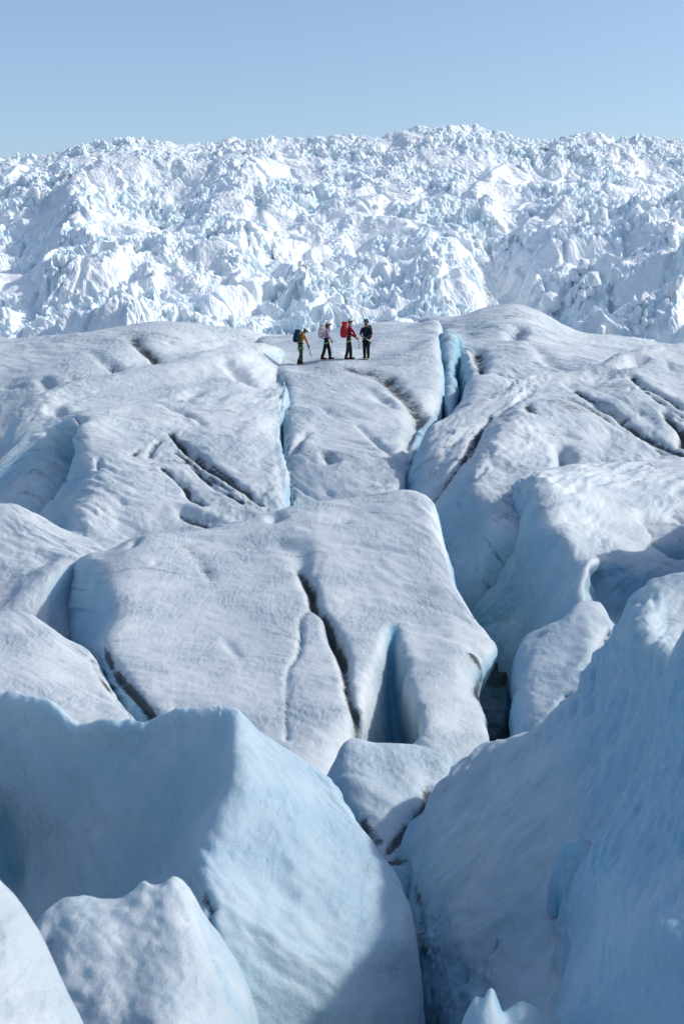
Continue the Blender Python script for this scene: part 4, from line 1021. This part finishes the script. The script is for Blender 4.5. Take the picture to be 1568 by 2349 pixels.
def boot(parent, ankle, ang, pitch, sole):
    a = Vector(ankle)
    R = Matrix.Rotation(ang, 3, 'Z') @ Matrix.Rotation(pitch, 3, 'Y')
    g = lambda *p: a + R @ Vector(p)
    b = Build()
    b.tube([g(-0.015, 0, 0.10), g(-0.01, 0, 0.03), g(-0.005, 0, -0.04)], [0.06, 0.062, 0.066], 12)
    b.blob(g(0.055, 0, -0.062), (0.155, 0.052, 0.042), 2.6, 18, 8, 0, lambda q: Vector((q.x, q.y * (1.0 - 0.12 * (q.x / 0.155) ** 2), q.z * (1.25 - 1.4 * max(q.x, -0.05) / 0.3))), R)
    o = b.obj('boot', K['black'], parent)
    b = Build()
    b.blob(g(0.055, 0, -0.098), (0.158, 0.05, 0.012), 3.0, 18, 6, 0, None, R)
    for x in (-0.08, -0.03, 0.06, 0.11, 0.17):
        for sy in (-1, 1):
            b.tube([g(x, sy * 0.038, -0.10), g(x, sy * 0.04, -0.13)], [0.008, 0.002], 4)
    b.tube([g(0.2, 0, -0.1), g(0.235, 0, -0.12)], [0.010, 0.003], 4)
    b.obj('crampon', sole, o)
    return o

def ice_axe(label, loc, pts, head_dir, parent_rz, curved=True, shaft=DARKSTEEL, head=DARKSTEEL):
    """pts: shaft from spike end to head end in the person's frame"""
    t = thing('ice_axe', label, 'ice axe', loc, parent_rz, 'ice axes in the walkers\' hands')
    b = Build(); b.tube(pts, 0.016, 8, 0, 0.75); b.obj('shaft', shaft, t)
    e = Vector(pts[-1]); d = (e - Vector(pts[-2])).normalized(); h = Vector(head_dir).normalized()
    b = Build()
    b.tube([e - h * 0.01, e + h * 0.08 + d * 0.012, e + h * 0.16 - d * 0.012, e + h * 0.22 - d * 0.06], [0.016, 0.014, 0.011, 0.004], 6, 0, 0.5)
    b.tube([e, e + d * 0.03], [0.019, 0.016], 8)
    b.obj('pick', head, t)
    b = Build(); b.tube([e + h * 0.01, e - h * 0.05, e - h * 0.10 - d * 0.02], [0.013, 0.016, 0.026], 6, 0, 0.35); b.obj('adze', head, t)
    s = Vector(pts[0]); ds = (s - Vector(pts[1])).normalized()
    b = Build(); b.tube([s, s + ds * 0.05], [0.014, 0.003], 6); b.obj('spike', head, t)
    return t

def backpack(label, loc, rz, lean, body_col, lid_col, back_x, z0, height, depth, width, extra):
    t = thing('backpack', label, 'backpack', loc, rz, 'backpacks on the walkers\' backs')
    R = Matrix.Rotation(lean, 3, 'Y')
    piv = Vector((back_x, 0, z0))
    g = lambda *p: piv + R @ Vector(p)
    b = Build()
    b.blob(g(-depth / 2, 0, height * 0.46), (depth / 2, width / 2, height * 0.46), 3.2, 24, 18, 0, lambda q: Vector((q.x * (1.0 - 0.12 * (q.z / height) * 2), q.y * (1 + 0.10 * math.sin(q.z / height * 5)), q.z)), R)
    body = b.obj('pack_body', K[body_col], t)
    b = Build(); b.blob(g(-depth / 2 + 0.01, 0, height * 0.94), (depth * 0.52, width * 0.46, height * 0.10), 2.6, 20, 10, 0, None, R); b.obj('lid', K[lid_col], t)
    for sy in (-1, 1):
        b = Build()
        b.tube([g(0.0, sy * 0.10, height * 0.80), g(0.07, sy * 0.12, height * 0.88), g(0.17, sy * 0.13, height * 0.80), g(0.21, sy * 0.13, height * 0.55), g(0.16, sy * 0.15, height * 0.30), g(0.0, sy * 0.16, height * 0.18)], [0.02, 0.03, 0.034, 0.032, 0.02, 0.014], 8, 0, 0.4)
        b.obj('shoulder_strap', K['black'], t)
    b = Build()
    b.tube([g(0.0, -0.15, 0.03), g(0.12, -0.185, 0.02), g(0.24, -0.10, 0.01), g(0.265, 0, 0.01), g(0.24, 0.10, 0.01), g(0.12, 0.185, 0.02), g(0.0, 0.15, 0.03)], [0.03, 0.035, 0.022, 0.018, 0.022, 0.035, 0.03], 8, 0, 0.45)
    b.obj('hip_belt', K['black'] if body_col != 'red' else K['red'], t)
    if extra == 'pale':
        for zz_ in (0.66, 0.36):
            b = Build(); b.tube([g(0.0, -width / 2 - 0.008, height * zz_), g(-depth * 0.5, -width / 2 - 0.016, height * (zz_ - 0.02)), g(-depth * 0.95, -width / 2 + 0.03, height * zz_)], 0.012, 6); b.obj('compression_strap', K['strapred'], t)
        b = Build(); b.tube([g(-0.02, -width / 2 - 0.01, height * 0.22), g(-depth * 0.6, -width / 2 - 0.012, height * 0.10)], 0.012, 6); b.obj('tool_loop', K['black'], t)
    if extra == 'teal':
        b = Build(); b.tube([g(-depth * 0.95, -0.08, height * 0.74), g(-depth - 0.05, -0.10, height * 0.70), g(-depth - 0.03, -0.10, height * 0.62)], 0.012, 6); b.obj('tool_loop', K['black'], t)
        b = Build(); b.blob(g(-depth * 0.45, -width / 2 - 0.005, height * 0.25), (depth * 0.3, 0.02, height * 0.18), 2.6, 12, 8, 0, None, R); b.obj('side_pocket', K['teal'], t)
    if extra == 'red':
        b = Build(); b.blob(g(-depth * 0.95, 0, height * 0.42), (0.035, width * 0.36, height * 0.26), 2.6, 14, 10, 0, None, R); b.obj('front_pocket', K['red'], t)
        b = Build(); b.blob(g(-depth * 0.62, -width * 0.46, height * 0.72), (0.03, 0.012, 0.02), 2.4, 8, 6, 0, None, R); b.obj('buckle', K['black'], t)
    if extra == 'navy':
        for sy in (-1, 1):
            b = Build(); b.tube([g(0.05, sy * 0.10, height * 0.86), g(0.10, sy * 0.12, height * 0.90)], 0.012, 6); b.obj('strap_tag', K['lime'], t)
        b = Build(); b.blob(g(-depth * 0.4, width * 0.46, height * 0.22), (depth * 0.3, 0.03, height * 0.16), 2.4, 12, 8, 0, None, R); b.obj('side_pocket', K['strapred'], t)
    return t

def person(label, px, Y, heading, top, pants, pose, helmet_col, harness, glove, hair=False, beard=False, shades=False, sole='orange'):
    x, _, _ = P(px, 825, Y)
    z = ground(x, Y)
    base = Vector((x, Y, z))
    t = thing('person', label, 'person', base, heading, 'people standing on the ice')
    J = pose
    joints = {
        'pelvis': (J['pelvis'], (0.155, 0.115)), 'waist': (J['waist'], (0.145, 0.105)), 'chest': (J['chest'], (0.175, 0.125)), 'neck0': (J['neck0'], (0.085, 0.075)), 'neck': (J['neck'], 0.056), 'jaw': (J['jaw'], (0.068, 0.072)), 'head': (J['head'], (0.083, 0.095)), 'crown': (J['crown'], (0.07, 0.08))}
    bones = [('pelvis', 'waist'), ('waist', 'chest'), ('chest', 'neck0'), ('neck0', 'neck'), ('neck', 'jaw'), ('jaw', 'head'), ('head', 'crown')]
    for s in 'RL':
        joints.update({'shoulder' + s: (J['shoulder' + s], 0.080), 'elbow' + s: (J['elbow' + s], 0.060), 'fore' + s: (tuple(np.array(J['elbow' + s]) * 0.6 + np.array(J['wrist' + s]) * 0.4), 0.056), 'wrist' + s: (J['wrist' + s], 0.036),
                       'hip' + s: (J['hip' + s], 0.115), 'thigh' + s: (tuple(np.array(J['hip' + s]) * 0.5 + np.array(J['knee' + s]) * 0.5), 0.107), 'knee' + s: (J['knee' + s], 0.083), 'calf' + s: (tuple(np.array(J['knee' + s]) * 0.65 + np.array(J['ankle' + s]) * 0.35), 0.084), 'ankle' + s: (J['ankle' + s], 0.072)})
        bones += [('chest', 'shoulder' + s), ('shoulder' + s, 'elbow' + s), ('elbow' + s, 'fore' + s), ('fore' + s, 'wrist' + s), ('pelvis', 'hip' + s), ('hip' + s, 'thigh' + s), ('thigh' + s, 'knee' + s), ('knee' + s, 'calf' + s), ('calf' + s, 'ankle' + s)]
    low = ('hip', 'thigh', 'knee', 'calf', 'ankle', 'pelvis')
    def tag(a, b):
        if b in ('neck', 'jaw', 'head', 'crown'): return 2
        if any(b.startswith(q) for q in low): return 1
        return 0
    me = skinned('body', joints, bones, 'pelvis', [K[top], K[pants], K['skin'], K['hair']], tag)
    # face: nose, brow and chin pushed out of the head
    hd, cr = Vector(J['head']), Vector(J['crown'])
    up = (cr - hd).normalized(); fw = (Vector((1, 0, 0)) - up * up.x).normalized()
    if 'look' in J: fw = Matrix.Rotation(J['look'], 3, 'Z') @ fw
    nose = hd + fw * 0.10 - up * 0.02
    for v in me.vertices:
        d = (v.co - nose).length
        if d < 0.045: v.co += fw * 0.030 * (1 - d / 0.045)
        d = (v.co - (hd + fw * 0.08 - up * 0.11)).length
        if d < 0.05: v.co += fw * 0.018 * (1 - d / 0.05)
    if beard:
        for p in me.polygons:
            if p.material_index == 2 and (p.center - hd).dot(up) < -0.055 and (p.center - hd).dot(fw) > 0.0: p.material_index = 3
    body = bpy.data.objects.new('body', me); COL.objects.link(body); body.parent = t
    side = up.cross(fw)
    for sy in (-1, 1):
        b = Build(); b.blob(hd + side * sy * 0.085 - fw * 0.005 - up * 0.02, (0.018, 0.012, 0.03), 2.0, 8, 6); b.obj('ear', K['skin'], t)
        if not shades:
            b = Build(); b.blob(hd + side * sy * 0.034 + fw * 0.094 + up * 0.012, (0.010, 0.014, 0.008), 2.0, 8, 6); b.obj('eye', K['black'], t)
    b = Build(); b.blob(hd + fw * 0.095 - up * 0.065, (0.012, 0.026, 0.008), 2.0, 8, 6); b.obj('mouth', K['strapred'] if not beard else K['hair'], t)
    if shades:
        b = Build(); b.tube([hd + side * 0.10 + up * 0.01, hd + side * 0.075 + fw * 0.085 + up * 0.01, hd + fw * 0.118 + up * 0.014, hd - side * 0.075 + fw * 0.085 + up * 0.01, hd - side * 0.10 + up * 0.01], [0.008, 0.02, 0.018, 0.02, 0.008], 8); b.obj('sunglasses', K['black'], t)
    if hair:
        b = Build(); b.tube([hd - fw * 0.06 + up * 0.02, hd - fw * 0.10 - up * 0.06, hd - fw * 0.10 - up * 0.14, hd - fw * 0.08 - up * 0.20], [0.07, 0.06, 0.04, 0.02], 10); b.obj('hair', K['hair'], t)
    else:
        b = Build(); b.blob(hd - fw * 0.035 - up * 0.005, (0.075, 0.082, 0.065), 2.2, 14, 8); b.obj('hair', K['hair'], t)
    tilt = math.atan2(up.x, up.z)
    helmet(t, hd + up * 0.015, tilt + (0.0), K[helmet_col], top)
    # harness: waist belt and leg loops
    pv = Vector(J['pelvis'])
    b = Build()
    b.tube([pv + Vector((0.125 * math.cos(q), 0.165 * math.sin(q), 0.065 + 0.02 * math.cos(q))) for q in np.linspace(0, 2 * math.pi, 21)], 0.022, 6, 0, 1.0)
    hb = b.obj('harness_belt', K['black'], t)
    for s, sg in (('R', -1), ('L', 1)):
        hp, kn = Vector(J['hip' + s]), Vector(J['knee' + s])
        ax = (kn - hp).normalized()
        c = hp + ax * 0.10
        u = ax.cross(Vector((0, 1, 0))).normalized(); w = ax.cross(u).normalized()
        pts = []
        for q in np.linspace(0, 2 * math.pi, 21):
            r_ = 0.112
            pts.append(c + u * r_ * math.cos(q) + w * r_ * math.sin(q) + Vector((0, 0, 0.06 * (u * math.cos(q)).x)))
        b = Build(); b.tube(pts, 0.022, 6, 0, 1.0); b.obj('leg_loop', K[harness], t)
    for s in 'RL':
        el, wr = Vector(J['elbow' + s]), Vector(J['wrist' + s])
        b = Build(); hand_shape(b, wr, J.get('grip' + s, (wr - el)), J.get('palm' + s, (0, 1 if s == 'R' else -1, 0)), 0, 1.08 if glove[0 if s == 'R' else 1] != 'skin' else 1.0)
        g_ = glove[0 if s == 'R' else 1]
        b.obj('hand' if g_ == 'skin' else 'glove', K[g_], t)
        boot(t, J['ankle' + s], J.get('toe' + s, 0.0), J.get('boot' + s, 0.0), K[sole])
    return base, t

def stand(lean=0.0, head=0.0, h=1.0, stride=0.1, hipz=0.93):
    """a plain standing pose, x forward, y left; lean tips the trunk, head tips the head"""
    J = {}
    pz = hipz * h
    J['pelvis'] = (0, 0, pz)
    def up(d, side=0.0, extra=0.0): return (math.sin(lean) * d + extra, side, pz + math.cos(lean) * d)
    J['waist'] = up(0.18 * h); J['chest'] = up(0.40 * h); J['neck0'] = up(0.53 * h); J['neck'] = up(0.585 * h, 0, 0.015)
    n = Vector(J['neck']); a = lean + head
    f = lambda d, fx=0.0: tuple(n + Vector((math.sin(a) * d + math.cos(a) * fx, 0, math.cos(a) * d - math.sin(a) * fx)))
    J['jaw'] = f(0.065 * h, 0.02); J['head'] = f(0.145 * h, 0.015); J['crown'] = f(0.215 * h, 0.0)
    for s, sg in (('R', -1), ('L', 1)):
        J['shoulder' + s] = up(0.475 * h, sg * 0.185 * h)
        J['hip' + s] = (0, sg * 0.09 * h, pz - 0.05)
        fx = stride * (1 if s == 'L' else -1)
        J['knee' + s] = (fx * 0.6 + 0.03, sg * 0.10, 0.50 * h)
        J['ankle' + s] = (fx, sg * 0.105, 0.115)
        J['elbow' + s] = tuple(np.array(J['shoulder' + s]) + np.array((-0.03, sg * 0.05, -0.29 * h)))
        J['wrist' + s] = tuple(np.array(J['elbow' + s]) + np.array((0.10, -sg * 0.01, -0.25 * h)))
    return J

# 1: mustard jacket, bent head, axe pointing down
J = stand(lean=0.22, head=0.75, h=0.97, stride=0.10, hipz=0.93)
J['elbowR'] = (0.20, -0.24, 1.13); J['wristR'] = (0.30, -0.24, 0.88); J['kneeR'] = (0.02, -0.10, 0.48); J['kneeL'] = (0.10, 0.10, 0.49)
b1, t1 = person('person in mustard jacket and olive trousers, head bowed', 688, 66.0, 0.38, 'mustard', 'olive', J, 'white', 'green', ('black', 'black'))
backpack('dark teal backpack on the person in mustard', b1, 0.38, 0.20, 'teal', 'teal', -0.09, 0.98, 0.58, 0.27, 0.34, 'teal')
w = Vector(J['wristR']) + Vector((0.03, 0.01, -0.07))
ice_axe('dark ice axe pointing down from the black glove of the person in mustard', b1, [w + Vector((0, 0, 0.07)), w, w + Vector((0.05, 0, -0.16)), w + Vector((0.12, 0, -0.42))], (-0.5, 0, 0.75), 0.38)

# 2: lilac top, stepping forward
J = stand(lean=0.10, head=0.05, h=0.96, stride=0.19, hipz=0.93)
J['elbowR'] = (0.08, -0.23, 1.08); J['wristR'] = (0.20, -0.20, 0.88)
b2, t2 = person('person in lilac top and black trousers, mid-step', 748, 66.0, 0.10, 'lilac', 'black', J, 'white', 'green', ('skin', 'skin'), hair=True, shades=True)
backpack('pale grey backpack with red straps on the person in lilac', b2, 0.10, 0.10, 'pale', 'pale', -0.10, 0.95, 0.66, 0.30, 0.34, 'pale')
w = Vector(J['wristR']) + Vector((0.05, 0.01, -0.05))
ice_axe('slim steel ice axe hanging upright beside the leg of the person in lilac', b2, [w + Vector((-0.02, 0, -0.52)), w + Vector((-0.01, 0, -0.3)), w], (1, 0, 0.05), 0.10, shaft=STEEL)

# 3: maroon top, red pack, curved axe
J = stand(lean=0.06, head=0.06, h=1.03, stride=0.12, hipz=0.95)
J['elbowR'] = (0.20, -0.26, 1.25); J['wristR'] = (0.33, -0.22, 1.02); J['elbowL'] = (0.12, 0.24, 1.18); J['wristL'] = (0.34, 0.02, 1.00)
b3, t3 = person('person in maroon top with charcoal trousers, holding a curved axe', 799, 66.0, 0.12, 'maroon', 'charcoal', J, 'white', 'lime', ('yellow', 'black'), shades=True)
backpack('bright red backpack on the person in maroon', b3, 0.12, 0.10, 'red', 'red', -0.11, 0.98, 0.72, 0.28, 0.34, 'red')
w = Vector(J['wristR']) + Vector((0.05, 0.02, -0.08))
ice_axe('curved dark ice axe hanging from the yellow glove of the person in maroon', b3, [w + Vector((-0.02, 0, 0.04)), w + Vector((0.04, 0, -0.08)), w + Vector((0.09, 0, -0.22)), w + Vector((0.09, 0, -0.36)), w + Vector((0.07, 0, -0.42))], (-1, 0, -0.25), 0.12)

# 4: navy jacket, turned towards the others, axe held across the body
J = stand(lean=0.03, head=0.10, h=1.0, stride=0.05, hipz=0.94)
J['elbowR'] = (0.06, -0.27, 1.15); J['wristR'] = (0.26, -0.16, 1.06); J['elbowL'] = (0.05, 0.27, 1.15); J['wristL'] = (0.26, 0.10, 0.98)
J['gripR'] = (0.6, 0.6, -0.2); J['gripL'] = (0.6, -0.6, -0.1); J['palmR'] = (0.2, 0.2, -1); J['palmL'] = (0.2, -0.2, -1); J['look'] = -0.3
h4 = -math.pi / 2 - 0.35
b4, t4 = person('person in navy jacket and black trousers, turned towards the camera', 840, 66.0, h4, 'navy', 'black', J, 'bluehelmet', 'black', ('black', 'black'), beard=True, sole='yellow')
backpack('dark backpack with lime tags on the person in navy', b4, h4, 0.04, 'charcoal', 'navy', -0.11, 0.92, 0.60, 0.24, 0.36, 'navy')
ice_axe('steel ice axe held across the body of the person in navy', b4, [(0.34, 0.30, 0.80), (0.34, 0.0, 0.99), (0.34, -0.30, 1.17)], (0.1, -0.45, -0.8), h4, shaft=STEEL, head=STEEL)
